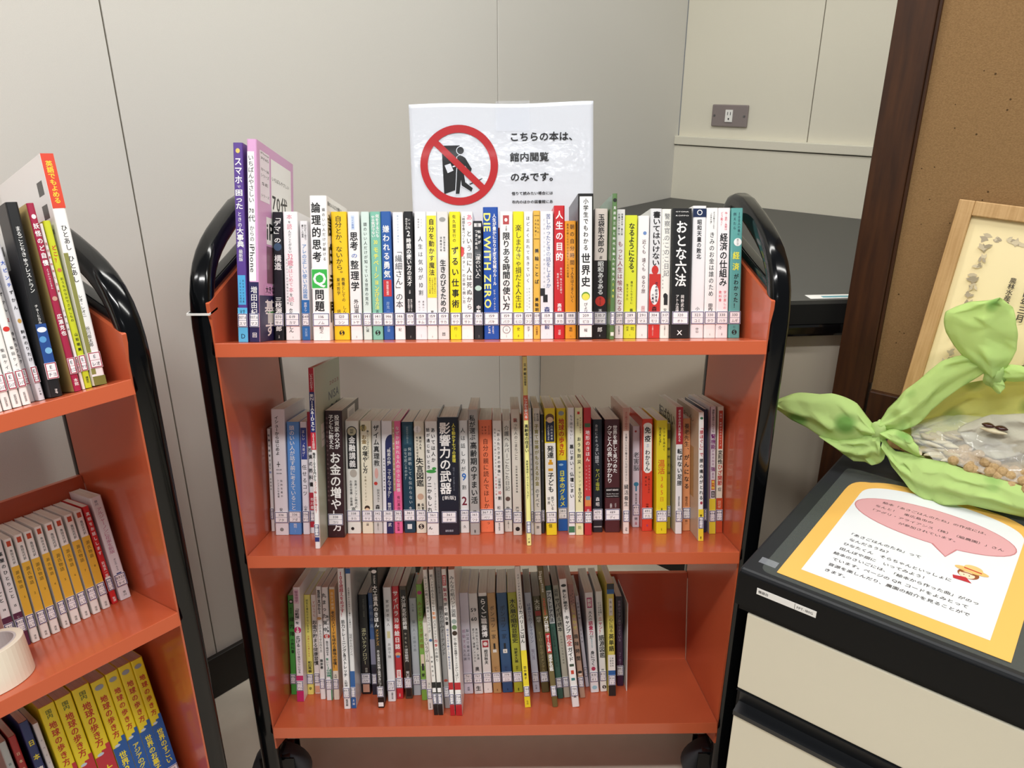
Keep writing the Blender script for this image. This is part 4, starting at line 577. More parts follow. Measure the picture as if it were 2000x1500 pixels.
 [('E',0.6,0.06,0.4,0.4,'20381e'),('E',0.6,0.06,0.25,0.2,'f4f3f1'),(0.55,0.12,0.18,0.3,'1c1c1e','眼科医'),(0.6,0.2,0.42,0.8,'143a1a','*緑内障'),(0.6,0.43,0.58,0.6,'143a1a','*の教科書')],None,False),
(0,2,0.0180,0.0121,0.0817,0.2100,0.1418,-0.0030,'ece6ec','494.7','アカ',"white paperback with magenta band, second book on the middle cart's bottom shelf",
 [('R',0.15,0.85,0.02,0.14,'e4c6da'),(0.5,0.03,0.13,0.5,'8a3a6a','整体理学'),(0.5,0.17,0.32,0.6,'1c1c1e','*「可動域」を'),('E',0.5,0.37,0.5,0.5,'c02a6a'),(0.5,0.345,0.4,0.5,'f4f3f1','*5度'),(0.5,0.42,0.52,0.6,'1c1c1e','*広げる'),(0.5,0.53,0.75,0.4,'1c1c1e','だけで体がラクになる'),('R',0,1,0.77,0.83,'c02a6a'),('R',0,1,0.9,1,'c02a6a')],None,False),
(0,2,0.0303,0.0111,0.1054,0.1863,0.1181,-0.0035,'e9e074','493.1','ワダ',"pale yellow paperback with handwritten title, third book on the middle cart's bottom shelf",
 [(0.5,0.04,0.38,0.4,'5a6a3a','病気を悪化させない生き方'),(0.5,0.4,0.62,0.3,'c05a3a','50歳からの楽になる'),(0.55,0.66,0.78,0.6,'1c1c1e','*和田秀樹'),(0.5,0.92,0.96,0.5,'1c1c1e','*卒')],None,False),
(0,2,0.0427,0.0101,0.1081,0.1851,0.1154,-0.0089,'ede6e4','498','ヤマ',"white paperback with pale red heading, fourth book on the middle cart's bottom shelf",
 [(0.5,0.06,0.22,0.5,'c87a6a','ずぼらでも'),(0.5,0.25,0.71,0.8,'1c1c1e','*お金が貯まる健康習慣'),('R',0.1,0.9,0.92,0.99,'e0a890')],None,False),
(0,2,0.0573,0.0091,0.0886,0.2084,0.1349,-0.0067,'eae9e6','493.3','ジン',"slim white paperback with black spot title, fifth book on the middle cart's bottom shelf",
 [(0.5,0.03,0.24,0.6,'1c1c1e','*管理医師の専門医が教える'),('E',0.4,0.28,0.45,0.3,'c89a5a'),(0.5,0.33,0.58,0.55,'1c1c1e','かけるカラダの作り方'),(0.5,0.64,0.73,0.6,'1c1c1e','*陣彦善')],None,False),
(0,2,0.0690,0.0108,0.0849,0.2083,0.1386,-0.0119,'eaeaea','493.8','イシ',"white paperback with crowded black title and green, sixth book on the middle cart's bottom shelf",
 [(0.35,0.04,0.4,0.7,'1c1c1e','*丸まった背中'),(0.75,0.24,0.4,0.4,'1c1c1e','*曲がった腰'),('E',0.5,0.43,0.5,0.4,'b8302a'),(0.5,0.41,0.46,0.5,'f4f3f1','*60歳'),(0.5,0.47,0.6,0.45,'1c1c1e','*自分で伸ばせる'),('R',0.8,1,0.72,1,'3a8a5a'),(0.4,0.62,0.7,0.4,'3a8a6a','*聞いて'),(0.5,0.7,0.79,0.7,'3a8a6a','*1分体操')],None,False),
(0,2,0.0814,0.0100,0.0863,0.2081,0.1372,-0.0109,'e9e2d2','493.2','オオ',"white paperback with orange panel, seventh book on the middle cart's bottom shelf",
 [('R',0.05,0.95,0.02,0.74,'e0a23a'),(0.5,0.04,0.2,0.5,'f6e9c0','長生き練習'),(0.5,0.21,0.72,0.7,'1c1c1e','*老化のスピードを緩める最強の習慣！'),(0.5,0.77,0.81,0.5,'1c1c1e','大村')],None,False),
(0,2,0.1057,0.0112,0.0556,0.2527,0.1679,-0.0177,'edeeee','494.7','コン',"tall white paperback with red upper title, eighth book on the middle cart's bottom shelf",
 [(0.5,0.02,0.34,0.62,'c0304a','*100歳超えをめざす！'),(0.5,0.36,0.77,0.6,'1c1c1e','*筋力トレーニング&ストレッチ'),(0.5,0.79,0.84,0.5,'1c1c1e','久野譜'),(0.5,0.93,0.98,0.4,'1c1c1e','*筑波出版')],None,False),
(0,2,0.1184,0.0082,0.0575,0.2519,0.1660,-0.0146,'e4e6e6','527','ゴジ',"tall white paperback with blue blocks, ninth book on the middle cart's bottom shelf",
 [('R',0,1,0,0.035,'2a5a9a'),(0.5,0.13,0.42,0.4,'1c1c1e','人生後半からの住まいと暮らしを豊かに'),(0.5,0.46,0.62,0.6,'4a4a4a','50代からのリノベ'),('R',0,1,0.73,0.85,'2a5f9e'),('R',0,1,0.92,1,'2a5f9e'),(0.5,0.93,0.98,0.5,'f4f3f1','主婦')],None,False),
(0,2,0.1280,0.0165,0.1044,0.1858,0.1191,-0.0164,'1d1d1f','548','ハヤ',"black paperback with cream title, tenth book on the middle cart's bottom shelf",
 [(0.6,0.04,0.22,0.2,'9a9a8a','テクノロジーの未来'),(0.5,0.33,0.7,0.5,'e0dcae','温かいテクノロジー'),(0.6,0.73,0.78,0.3,'c0c0b0','林要'),('R',0.15,0.85,0.9,0.98,'d9a890')],None,False),
(0,2,0.1476,0.0092,0.1023,0.1898,0.1212,-0.0218,'3d5d92','557','トウ',"blue photographic paperback, partly hidden, eleventh book on the middle cart's bottom shelf",
 [('R',0,1,0.45,0.7,'8a8aa0'),('R',0,1,0.7,1,'242a3a'),(0.5,0.1,0.35,0.7,'a8bcd8','灯台の風')],None,False),
(0,2,0.1643,0.0108,0.0576,0.2523,0.1659,-0.0263,'161616','583','ダイ',"tall thin black book with white title, twelfth book on the middle cart's bottom shelf",
 [('E',0.5,0.025,0.4,0.3,'f4f3f1'),(0.5,0.05,0.11,0.6,'f4f3f1','*コツがわかる'),(0.5,0.12,0.42,0.75,'f4f3f1','*大工道具のきほん'),(0.5,0.43,0.55,0.5,'c89a4a','*メンテナンス'),(0.5,0.58,0.85,0.5,'f4f3f1','木工手道具の知識と技術が身につく'),('R',0.1,0.9,0.96,0.99,'f4f3f1')],None,False),
(0,2,0.1784,0.0138,0.0782,0.2095,0.1453,-0.0218,'e9eaec','726.1','イデ',"white paperback with small cream house, thirteenth book on the middle cart's bottom shelf",
 [(0.5,0.1,0.34,0.4,'4a4a4a','家が好きな人'),('R',0.3,0.7,0.38,0.44,'d8cf9a'),(0.5,0.48,0.62,0.4,'6a6a6a','井田千秋'),(0.6,0.92,0.98,0.3,'1c1c1e','実業之日本')],None,False),
(0,2,0.1925,0.0121,0.0873,0.2076,0.1362,-0.0223,'c02832','726.1','サイ',"red paperback with white title, fourteenth book on the middle cart's bottom shelf",
 [(0.5,0.03,0.56,0.75,'f4f3f1','*サイバラ10年絵日誌'),('E',0.5,0.6,0.4,0.3,'e8a878'),('E',0.5,0.62,0.3,0.2,'4a7ab8'),('R',0.2,0.8,0.74,0.81,'f0e8e4'),(0.5,0.75,0.8,0.5,'c8232c','西原理'),(0.5,0.95,0.98,0.5,'f4f3f1','小学館')],None,False),
(0,2,0.2082,0.0127,0.0870,0.2076,0.1365,-0.0351,'4a3c2e','721','ホリ',"brown and black paperback with white title, fifteenth book on the middle cart's bottom shelf",
 [('R',0.2,0.85,0.03,0.98,'1a1614'),('E',0.52,0.05,0.36,0.3,'1a1614'),(0.52,0.08,0.38,0.6,'f4f3f1','*大江戸花形絵師競'),(0.52,0.4,0.55,0.34,'c8c0b0','やきもの'),(0.52,0.55,0.67,0.5,'f4f3f1','浮世絵案内'),(0.52,0.75,0.82,0.5,'f4f3f1','堀口茉')],None,False),
(0,2,0.2213,0.0137,0.0980,0.1815,0.1255,-0.0302,'b9bfc6','721','オカ',"light blue grey hardback, sixteenth book on the middle cart's bottom shelf",
 [(0.5,0.05,0.14,0.3,'6a727a','丸小栗'),(0.5,0.22,0.55,0.4,'7a828a','猫・人・花闘文路')],None,True),
(0,2,0.2379,0.0100,0.0812,0.2133,0.1423,-0.0318,'7fb04a','726','リタ',"leaf green book with magenta bird, seventeenth book on the middle cart's bottom shelf",
 [('E',0.55,0.07,0.4,0.35,'b83a7a'),(0.5,0.14,0.55,0.7,'8a6a2a','*みどりのうさぎの庭'),('R',0.2,0.8,0.6,0.7,'e8d8c0'),('R',0.3,0.7,0.68,0.74,'2a2a2a'),(0.5,0.76,0.8,0.6,'1c1c1e','*家')],None,False),
(0,2,0.2518,0.0088,0.0492,0.1582,0.1050,-0.0434,'e8e4dc','726.6','ヨシ',"small slim white paperback, eighteenth book on the middle cart's bottom shelf",
 [(0.5,0.12,0.45,0.75,'1c1c1e','そういうゲーム'),(0.5,0.68,0.75,0.5,'1c1c1e','ヨシ'),(0.5,0.92,0.98,0.3,'1c1c1e','日本出版')],None,False),
(0,2,0.2638,0.0070,0.0328,0.2580,0.1820,-0.0597,'eae8e2','754','ムミ',"tall thin white craft book with black foot, nineteenth book on the middle cart's bottom shelf",
 [(0.5,0.04,0.43,0.7,'1c1c1e','ムーミンの紙バンド雑貨とかごバッグ'),('E',0.6,0.48,0.4,0.35,'4a6a9a'),(0.5,0.58,0.74,0.5,'1c1c1e','田野由佳子'),('R',0,1,0.77,0.93,'1a1a1a'),('R',0.1,0.9,0.81,0.84,'f4f3f1'),('R',0,1,0.93,1,'1a1a1a')],None,False),
(0,2,0.2717,0.0075,0.0326,0.2580,0.1820,-0.0505,'eae8e2','754','アリ',"tall thin white craft book with black foot, twentieth book on the middle cart's bottom shelf",
 [(0.5,0.03,0.28,0.7,'1c1c1e','紙バンドで作るちっちゃな'),(0.5,0.28,0.34,0.7,'e0843a','*動物'),(0.5,0.34,0.47,0.7,'1c1c1e','バスケットと'),(0.5,0.47,0.53,0.7,'c23a3a','*四季'),(0.5,0.53,0.63,0.7,'1c1c1e','のお飾り'),('R',0,1,0.77,0.93,'1a1a1a'),('R',0.1,0.9,0.81,0.84,'f4f3f1'),('R',0,1,0.93,1,'1a1a1a')],None,False),
(0,2,0.2806,0.0098,0.0539,0.2538,0.1696,-0.0516,'a9a7a6','754.9','ハナ',"tall grey book with dark title, twenty-first book on the middle cart's bottom shelf",
 [(0.5,0.02,0.22,0.4,'6a5a5a','アクセントに飾る楽しい'),(0.5,0.27,0.62,0.75,'2a2a2a','花おりがみオーナメント'),('E',0.5,0.8,0.35,0.25,'b84a3a')],None,False),
(0,2,0.2919,0.0076,0.0306,0.2594,0.1820,-0.0466,'ebe8e4','754.9','ノウ',"tall thin white origami book with red foot, twenty-second book on the middle cart's bottom shelf",
 [('R',0.1,0.9,0.04,0.11,'b82a34'),(0.5,0.045,0.105,0.6,'f4f3f1','増補改訂'),(0.5,0.12,0.22,0.8,'a02a44','*脳活性'),(0.5,0.22,0.38,0.8,'1c1c1e','*折り紙全書'),(0.5,0.4,0.68,0.5,'2a4a8a','頭で考え手を動かして脳を活性化'),('R',0,1,0.77,0.82,'b8242c'),('R',0.1,0.9,0.82,0.84,'f4f3f1'),('R',0,1,0.92,1,'b8242c')],None,False),
(0,2,0.3015,0.0105,0.0303,0.2585,0.1820,-0.0398,'eceae6','754','ミン',"tall white paper-band book with red foot, twenty-third book on the middle cart's bottom shelf",
 [(0.5,0.04,0.32,0.72,'1c1c1e','みんなの紙バンド図鑑'),('E',0.5,0.35,0.4,0.4,'9aa8a4'),('E',0.5,0.39,0.4,0.4,'6a8a5a'),('E',0.5,0.43,0.4,0.4,'3a2a20'),(0.5,0.46,0.76,0.5,'1c1c1e','かご編みの基礎テクニックがいっぱい！'),('R',0,1,0.77,0.82,'b8242c'),('R',0.1,0.9,0.82,0.84,'f4f3f1'),('R',0,1,0.92,1,'b8242c')],None,False),
(0,2,0.3123,0.0160,0.1011,0.1887,0.1224,-0.0404,'d6d4e2','761','ヨウ',"lavender paperback with thin grey title, twenty-fourth book on the middle cart's bottom shelf",
 [(0.3,0.35,0.55,0.4,'b08aa8','感動する'),(0.7,0.35,0.67,0.34,'5a5a6a','脳は耳で養老孟司'),(0.3,0.55,0.67,0.34,'5a5a6a','久石譲'),(0.5,0.93,0.97,0.3,'6a6a7a','実業')],None,False),
(0,2,0.3304,0.0156,0.1006,0.1878,0.1229,-0.0501,'dddcdb','767','オク',"white paperback with numbers fifty-nine and sixty, twenty-fifth book on the middle cart's bottom shelf",
 [('H',0.15,0.85,0.16,0.05,'222222','*59'),('R',0.48,0.52,0.195,0.205,'1c1c1e'),('H',0.15,0.85,0.25,0.05,'1c1c1e','*60'),(0.68,0.34,0.66,0.3,'1c1c1e','奥田民生の仕事／友達'),(0.3,0.34,0.68,0.28,'1c1c1e','遊びと金／健康／メンタル'),(0.5,0.72,0.78,0.5,'1c1c1e','*奥'),(0.5,0.92,0.97,0.6,'1c1c1e','*生')],None,False),
(0,2,0.3475,0.0152,0.1031,0.1875,0.1204,-0.0490,'ebe8e4','779','アイ',"white paperback with black title panel, twenty-sixth book on the middle cart's bottom shelf",
 [('R',0,1,0.03,0.46,'18181a'),(0.5,0.05,0.44,0.7,'f4f3f1','*らくご職業博'),('R',0.15,0.85,0.47,0.54,'a8303a'),('E',0.5,0.505,0.25,0.25,'e8d8d4'),(0.5,0.56,0.71,0.45,'1c1c1e','*相羽秋夫'),(0.5,0.955,0.97,0.14,'1c1c1e','青春出版')],None,False),
(0,2,0.3646,0.0147,0.1027,0.1875,0.1208,-0.0578,'b58e5c','779','ニシ',"tan paperback with bottle drawing, twenty-seventh book on the middle cart's bottom shelf",
 [(0.5,0.12,0.46,0.55,'2a2420','ポンコツ一家'),('R',0.38,0.62,0.5,0.55,'1a1a1a'),('E',0.5,0.57,0.24,0.22,'1a1a1a'),('R',0.28,0.72,0.56,0.59,'e8e4dc'),(0.5,0.73,0.78,0.35,'4a3a2a','にし'),(0.5,0.96,0.98,0.3,'4a3a2a','講談社')],None,False),
(0,2,0.3812,0.0185,0.1041,0.1868,0.1194,-0.0575,'274f79','779','ニシ',"steel blue paperback with bottle drawing, twenty-eighth book on the middle cart's bottom shelf",
 [(0.5,0.12,0.46,0.5,'14263a','ポンコツ一家'),('R',0.4,0.6,0.5,0.55,'141a22'),('E',0.5,0.57,0.2,0.2,'141a22'),('R',0.3,0.7,0.56,0.6,'e8e4dc'),('H',0.4,0.6,0.58,0.02,'1c1c1e','*2'),(0.5,0.73,0.78,0.3,'0e2036','にし'),(0.5,0.96,0.98,0.3,'0e2036','講談社')],None,False),
(0,2,0.4021,0.0160,0.1037,0.1877,0.1198,-0.0643,'a8ab2f','779','ハヤ',"olive lime paperback with brush title, twenty-ninth book on the middle cart's bottom shelf",
 [(0.5,0.06,0.5,0.66,'20200a','*木久扇の昭和芸能史'),(0.5,0.55,0.7,0.4,'20200a','*林家木久扇'),(0.5,0.73,0.78,0.4,'20200a','林家た'),(0.5,0.955,0.985,0.34,'20200a','*草思社')],None,False),
(0,2,0.4198,0.0098,0.0537,0.2546,0.1698,-0.0692,'e6e4de','780','スポ',"tall thin white and yellow book, thirtieth book on the middle cart's bottom shelf",
 [('R',0,1,0.59,1,'ecd930'),(0.5,0.05,0.27,0.4,'1c1c1e','スポーツする人のための'),(0.5,0.27,0.54,0.75,'1c1c1e','*リカバリーごはん'),(0.5,0.7,0.8,0.5,'1c1c1e','*田中貴子'),(0.5,0.95,0.98,0.4,'1c1c1e','女子栄')],None,False),
(0,2,0.4362,0.0124,0.1030,0.1877,0.1205,-0.0860,'cfd2e0','782','ホリ',"pale lavender paperback, thirty-first book on the middle cart's bottom shelf",
 [(0.5,0.1,0.5,0.5,'4a5a8a','60歳からのフルマラソン'),(0.5,0.56,0.67,0.5,'8a7a9a','堀口茂'),(0.5,0.92,0.97,0.3,'1c1c1e','日本')],None,False),
(0,2,0.4517,0.0138,0.1026,0.1811,0.1209,-0.0931,'5b5230','783.7','オオ',"olive brown paperback with red mark, thirty-second book on the middle cart's bottom shelf",
 [(0.5,0.03,0.14,0.7,'e6e0cc','*大谷'),('R',0.15,0.85,0.15,0.2,'b8302a'),(0.5,0.21,0.27,0.7,'e6e0cc','*翔平'),(0.5,0.36,0.78,0.45,'a89a6a','ヒーローから学ぶメンタル')],None,False),
(0,2,0.4678,0.0094,0.0535,0.2548,0.1700,-0.1042,'6e6238','783','プロ',"tall brown baseball yearbook, thirty-third book on the middle cart's bottom shelf",
 [(0.45,0.03,0.12,0.7,'ece8d8','>*Slugger'),(0.5,0.12,0.18,0.4,'ece8d8','特別編集'),(0.5,0.22,0.34,0.7,'c8502a','*2025'),(0.5,0.35,0.46,0.8,'f4f3f1','*プロ野球'),('R',0.1,0.95,0.47,0.61,'b8242c'),(0.52,0.48,0.6,0.7,'f4f3f1','*オール写真'),(0.55,0.62,0.74,0.75,'f4f3f1','*選手名鑑')],None,False),
(0,2,0.4788,0.0105,0.0811,0.2093,0.1424,-0.1108,'386457','786','アウ',"teal paperback with white title box, thirty-fourth book on the middle cart's bottom shelf",
 [('R',0.1,0.95,0.04,0.33,'e0e4e6'),(0.5,0.05,0.32,0.75,'20303a','*アウトドア六法'),(0.5,0.36,0.72,0.45,'1a3a32','正しく自然を楽しみ守るための')],None,False),
(0,2,0.4904,0.0109,0.0843,0.2088,0.1392,-0.1022,'b8b3a2','786','カエ',"beige paperback with black title, thirty-fifth book on the middle cart's bottom shelf",
 [(0.45,0.03,0.1,0.6,'3a3a34','図解'),(0.5,0.11,0.41,0.75,'1c1c1e','*サバイバル読本'),(0.5,0.44,0.7,0.3,'4a4a40','大自然で生き残る技術')],None,False),
(0,2,0.5021,0.0125,0.0527,0.2324,0.1650,-0.1025,'eceae8','786','タノ',"white camping book pulled forward, thirty-sixth book on the middle cart's bottom shelf",
 [('E',0.5,0.05,0.35,0.2,'1c1c1e'),(0.5,0.08,0.26,0.55,'1c1c1e','*楽しむ！極める！'),(0.5,0.28,0.42,0.7,'1c1c1e','*キャンプ'),(0.5,0.43,0.52,0.75,'c0302a','*完全'),(0.5,0.53,0.64,0.7,'1c1c1e','*ガイド'),('R',0.2,0.8,0.66,0.68,'3a4a3a'),('R',0.3,0.7,0.71,0.74,'c0402a'),('R',0.25,0.75,0.77,0.79,'3a7a7a'),(0.5,0.9,0.93,0.4,'1c1c1e','編')],None,False),
(0,2,0.5185,0.0096,0.0828,0.2103,0.1407,-0.1093,'b99a84','790','セカ',"pinkish tan paperback, thirty-seventh book on the middle cart's bottom shelf",
 [('R',0,1,0,0.16,'a87a70'),(0.35,0.08,0.18,0.34,'1c1c1e','はじめる'),(0.7,0.04,0.2,0.34,'1c1c1e','3000円で'),(0.5,0.2,0.4,0.7,'d8cf5a','*しあわせ'),(0.5,0.42,0.68,0.8,'1c1c1e','*趣味時間'),('E',0.5,0.77,0.4,0.25,'2a2a2a'),('E',0.5,0.79,0.3,0.2,'e8d8c8')],None,False),
(0,2,0.5325,0.0067,0.1207,0.1741,0.1028,-0.1170,'d9d6e0','801','イマ',"slim pale lavender paperback set back, thirty-eighth book on the middle cart's bottom shelf",
 [(0.5,0.06,0.26,0.6,'5a5a70','言語の本質'),(0.5,0.35,0.52,0.4,'5a5a70','秋田喜美')],None,False),
(0,2,0.5398,0.0148,0.1007,0.1876,0.1228,-0.0676,'e9e8ea','810','オト',"white paperback with magenta seal and teal note, thirty-ninth book on the middle cart's bottom shelf",
 [('R',0.2,0.8,0.05,0.15,'b82a6a'),(0.5,0.06,0.14,0.5,'f4f3f1','*新版'),(0.5,0.18,0.28,0.5,'1c1c1e','大人の'),(0.5,0.28,0.42,0.55,'b8305a','*語彙力'),(0.5,0.42,0.46,0.5,'1c1c1e','が'),(0.5,0.46,0.55,0.3,'3a9aa0','使えるようになる'),(0.5,0.58,0.73,0.5,'1c1c1e','*身につく'),('E',0.5,0.76,0.25,0.25,'b83a5a'),('E',0.5,0.95,0.3,0.25,'9ac8d8')],None,False),
(0,2,0.5577,0.0118,0.1038,0.1880,0.1197,-0.0580,'e8e8e6','812','ニヤ',"white paperback with pink and bold black title, fortieth book on the middle cart's bottom shelf",
 [(0.65,0.1,0.24,0.3,'1c1c1e','この日本語、'),(0.35,0.1,0.24,0.3,'1c1c1e','どこから来た'),(0.5,0.25,0.42,0.6,'c03a5a','*ニャン？'),(0.55,0.43,0.66,0.85,'1c1c1e','*語源図鑑'),(0.5,0.77,0.79,0.4,'1c1c1e','柳'),('E',0.6,0.955,0.3,0.3,'1c1c1e'),(0.6,0.94,0.97,0.4,'f4f3f1','*S')],None,False),
(0,2,0.5704,0.0126,0.0886,0.2084,0.1349,-0.0282,'d8cc5c','834','ココ',"yellow and white paperback with blue bands, forty-first book on the middle cart's bottom shelf",
 [('R',0,1,0,0.05,'2a3238'),('R',0,1,0.05,0.09,'2a5f9e'),('R',0.25,0.75,0.13,0.28,'e8e6dc'),(0.5,0.14,0.27,0.35,'1c1c1e','名作で'),(0.5,0.3,0.43,0.55,'1c1c1e','心に残る'),(0.5,0.44,0.6,0.75,'2a2a10','*英単語'),('R',0,1,0.63,0.77,'eceae4'),(0.35,0.65,0.74,0.25,'1c1c1e','江藤友佳'),(0.65,0.65,0.74,0.25,'1c1c1e','倉林秀男'),('R',0,1,0.77,0.82,'2a5f9e'),('R',0,1,0.9,1,'242424')],None,False),
(0,2,0.5907,0.0117,0.1230,0.1702,0.1005,-0.0274,'3a1f3f','882','ラテ',"purple paperback, forty-second book on the middle cart's bottom shelf",
 [('R',0,1,0,0.3,'241a30'),(0.5,0.04,0.5,0.45,'a08aa8','世界はラテン語でできている'),(0.5,0.62,0.77,0.4,'a08aa8','ラテン語さん')],None,False),
(1,0,-0.1339,0.0079,0.0350,0.1728,0.1850,0.0515,'efeeea','E','シバ',"white picture book, eleventh from the right on the left cart's top shelf",
 [(0.5,0.92,0.98,0.4,'1c1c1e','>KADOKAWA')],None,False),
(1,0,-0.1249,0.0081,0.0350,0.1747,0.1850,0.0505,'efeeea','E','シバ',"white picture book, tenth from the right on the left cart's top shelf",
 [(0.5,0.62,0.8,0.45,'3a3a3a','柴田ケイコ'),(0.5,0.92,0.98,0.4,'1c1c1e','>KADOKAWA')],None,False),
(1,0,-0.1156,0.0087,0.0350,0.1764,0.1850,0.0535,'efeeea','E','シバ',"white picture book, ninth from the right on the left cart's top shelf",
 [('E',0.5,0.5,0.4,0.35,'4aa05a'),(0.5,0.62,0.8,0.45,'3a3a3a','柴田ケイコ'),(0.5,0.92,0.98,0.4,'1c1c1e','>KADOKAWA')],None,False),
(1,0,-0.1058,0.0081,0.0350,0.1783,0.1850,0.0493,'f0efec','E','シバ',"white picture book, eighth from the right on the left cart's top shelf",
 [('E',0.5,0.52,0.4,0.35,'d0342c'),(0.5,0.62,0.8,0.45,'3a3a3a','柴田ケイコ'),(0.5,0.92,0.98,0.4,'1c1c1e','>KADOKAWA')],None,False),
(1,0,-0.0944,0.0071,0.0600,0.1840,0.1635,0.0396,'e8e6e6','E','スズ',"white picture book with red 2, seventh from the right on the left cart's top shelf",
 [(0.5,0.12,0.3,0.7,'2a5ac0','*大ピンチ'),(0.5,0.3,0.44,0.65,'1c1c1e','*ずかん'),(0.5,0.46,0.5,0.6,'c0282c','*2'),(0.5,0.55,0.76,0.6,'1c1c1e','*鈴木のりたけ')],None,False),
(1,0,-0.0870,0.0065,0.0450,0.1833,0.1785,0.0396,'e4e2e8','E','スズ',"white picture book with blue title, sixth from the right on the left cart's top shelf",
 [(0.5,0.12,0.3,0.7,'2a5ac0','*大ピンチ'),(0.5,0.3,0.44,0.65,'1c1c1e','*ずかん'),('E',0.5,0.5,0.3,0.4,'c89a4a'),(0.5,0.55,0.76,0.6,'1c1c1e','*鈴木のりたけ'),(0.5,0.92,0.97,0.3,'1c1c1e','小学館')],None,False),
(1,0,-0.0778,0.0120,0.0300,0.2194,0.1850,0.0816,'1b1c1e','E','チヨ',"black picture book with earth picture, fifth from the right on the left cart's top shelf",
 [(0.5,0.12,0.46,0.45,'f4f3f1','まるごとちきゅうレストラン'),(0.5,0.52,0.62,0.3,'f4f3f1','チョーヒカル'),('R',0.05,0.95,0.62,0.83,'234a8e'),('E',0.5,0.65,0.4,0.25,'e8eef4'),('E',0.4,0.7,0.3,0.3,'5a9ad0'),('E',0.65,0.76,0.3,0.3,'7ab4dc'),(0.5,0.96,0.985,0.3,'f4f3f1','>PHP')],{'L': [('R', 0, 1, 0, 1, '1f2023'), ('R', 0.45, 0.8, 0, 0.32, 'd4d2cf'), ('R', 0.55, 0.75, 0.08, 0.13, '4a4a48'), ('R', 0.55, 0.75, 0.19, 0.24, '4a4a48')]},False),
(1,0,-0.0530,0.0075,0.0300,0.2162,0.1850,0.0608,'a32446','E','ヒロ',"maroon picture book with tan cover, fourth from the right on the left cart's top shelf",
 [('E',0.5,0.07,0.3,0.35,'f4f3f1'),(0.5,0.1,0.33,0.8,'f4f3f1','*妖怪のど自慢'),(0.5,0.34,0.45,0.3,'f4f3f1','ようかいのどじまん'),('E',0.5,0.5,0.35,0.35,'c89a8a'),(0.5,0.58,0.7,0.7,'f4f3f1','*広瀬克也'),(0.5,0.93,0.97,0.6,'f4f3f1','本館')],{'L': [('R', 0, 1, 0, 1, 'c6a96a')]},False),
(1,0,-0.0432,0.0034,0.0350,0.1934,0.1850,0.0568,'ece6e2','E','ヤマ',"thin white picture book, third from the right on the left cart's top shelf",
 [(0.5,0.1,0.42,0.8,'c0282c','*王さまのおくさま'),(0.5,0.5,0.65,0.6,'1c1c1e','三浦太郎')],None,False),
(1,0,-0.0392,0.0074,0.0350,0.1957,0.1850,0.0608,'c9d02c','E','ヤマ',"lime picture book, second from the right on the left cart's top shelf",
 [(0.5,0.14,0.25,0.7,'c8232c','*どこ？'),('E',0.5,0.29,0.3,0.3,'c87a4a'),(0.5,0.33,0.6,0.45,'1c1c1e','おうちのなかでさがしもの'),(0.5,0.66,0.78,0.5,'1c1c1e','*山形明美'),(0.5,0.93,0.97,0.4,'1c1c1e','講談社')],None,False),
(1,0,-0.0310,0.0137,0.0300,0.2688,0.1850,0.0759,'efeeec','E','レオ',"tall white picture book, first from the right on the left cart's top shelf",
 [('R',0,1,0,0.23,'d8442c'),(0.5,0.03,0.21,0.55,'f2d23a','*英語でもよめる'),(0.5,0.3,0.41,0.5,'1c1c1e','ひとあし'),(0.5,0.43,0.55,0.5,'1c1c1e','ひとあし'),('R',0.0,0.35,0.42,0.95,'8a8a4a'),(0.5,0.6,0.7,0.34,'5a5a50','レオ・レオニ'),(0.5,0.74,0.83,0.34,'5a5a50','谷川俊太郎'),('R',0,1,0.96,1,'7a7a3a')],{'L': [('R', 0, 1, 0, 1, 'e3e1de'), ('R', 0.82, 0.93, 0.1, 0.16, '4a4a48'), ('R', 0.82, 0.93, 0.2, 0.26, '4a4a48'), ('R', 0.8, 0.95, 0.31, 0.33, '9a9a98')]},False),
(1,1,-0.1671,0.0108,0.1308,0.1483,0.0927,0.0510,'e9e6e6','B913','ヒユ',"white and plum paperback behind, twelfth from the right on the left cart's middle shelf",
 [('R',0,1,0.68,1,'5a2a44'),(0.5,0.1,0.55,0.5,'1c1c1e','*薬屋のひとりごと'),('H',0.35,0.7,0.61,0.03,'1c1c1e','*14'),('R',0,1,0.79,0.83,'20181c')],None,False),
(1,1,-0.1539,0.0103,0.1309,0.1481,0.0926,0.0469,'e9e6e6','B913','ヒユ',"white and plum paperback numbered fifteen, eleventh from the right on the left cart's middle shelf",
 [('R',0,1,0.68,1,'5a2a44'),(0.5,0.1,0.55,0.5,'1c1c1e','*薬屋のひとりごと'),('H',0.35,0.7,0.61,0.03,'1c1c1e','*15'),(0.5,0.71,0.78,0.4,'c8b8c0','ヒーロー'),('R',0,1,0.79,0.83,'20181c')],None,False),
(1,1,-0.1418,0.0093,0.1291,0.1454,0.0944,0.0472,'ece9e4','B913','ムラ',"white and golden paperback volume 1, tenth from the right on the left cart's middle shelf",
 [('R',0.25,0.75,0.02,0.07,'c0482a'),(0.55,0.1,0.24,0.36,'1c1c1e','角田光代訳'),('R',0,1,0.26,0.81,'e3b23a'),(0.55,0.3,0.48,0.5,'5a4a1a','源氏物語'),('H',0.45,0.7,0.56,0.03,'5a4a1a','1'),('E',0.4,0.78,0.08,0.08,'1c1c1e'),('E',0.65,0.775,0.08,0.08,'1c1c1e'),(0.5,0.93,0.975,0.3,'1c1c1e','河出')],None,False),
(1,1,-0.1300,0.0099,0.1263,0.1467,0.0972,0.0457,'ece9e4','B913','ムラ',"white and golden paperback volume 2, ninth from the right on the left cart's middle shelf",
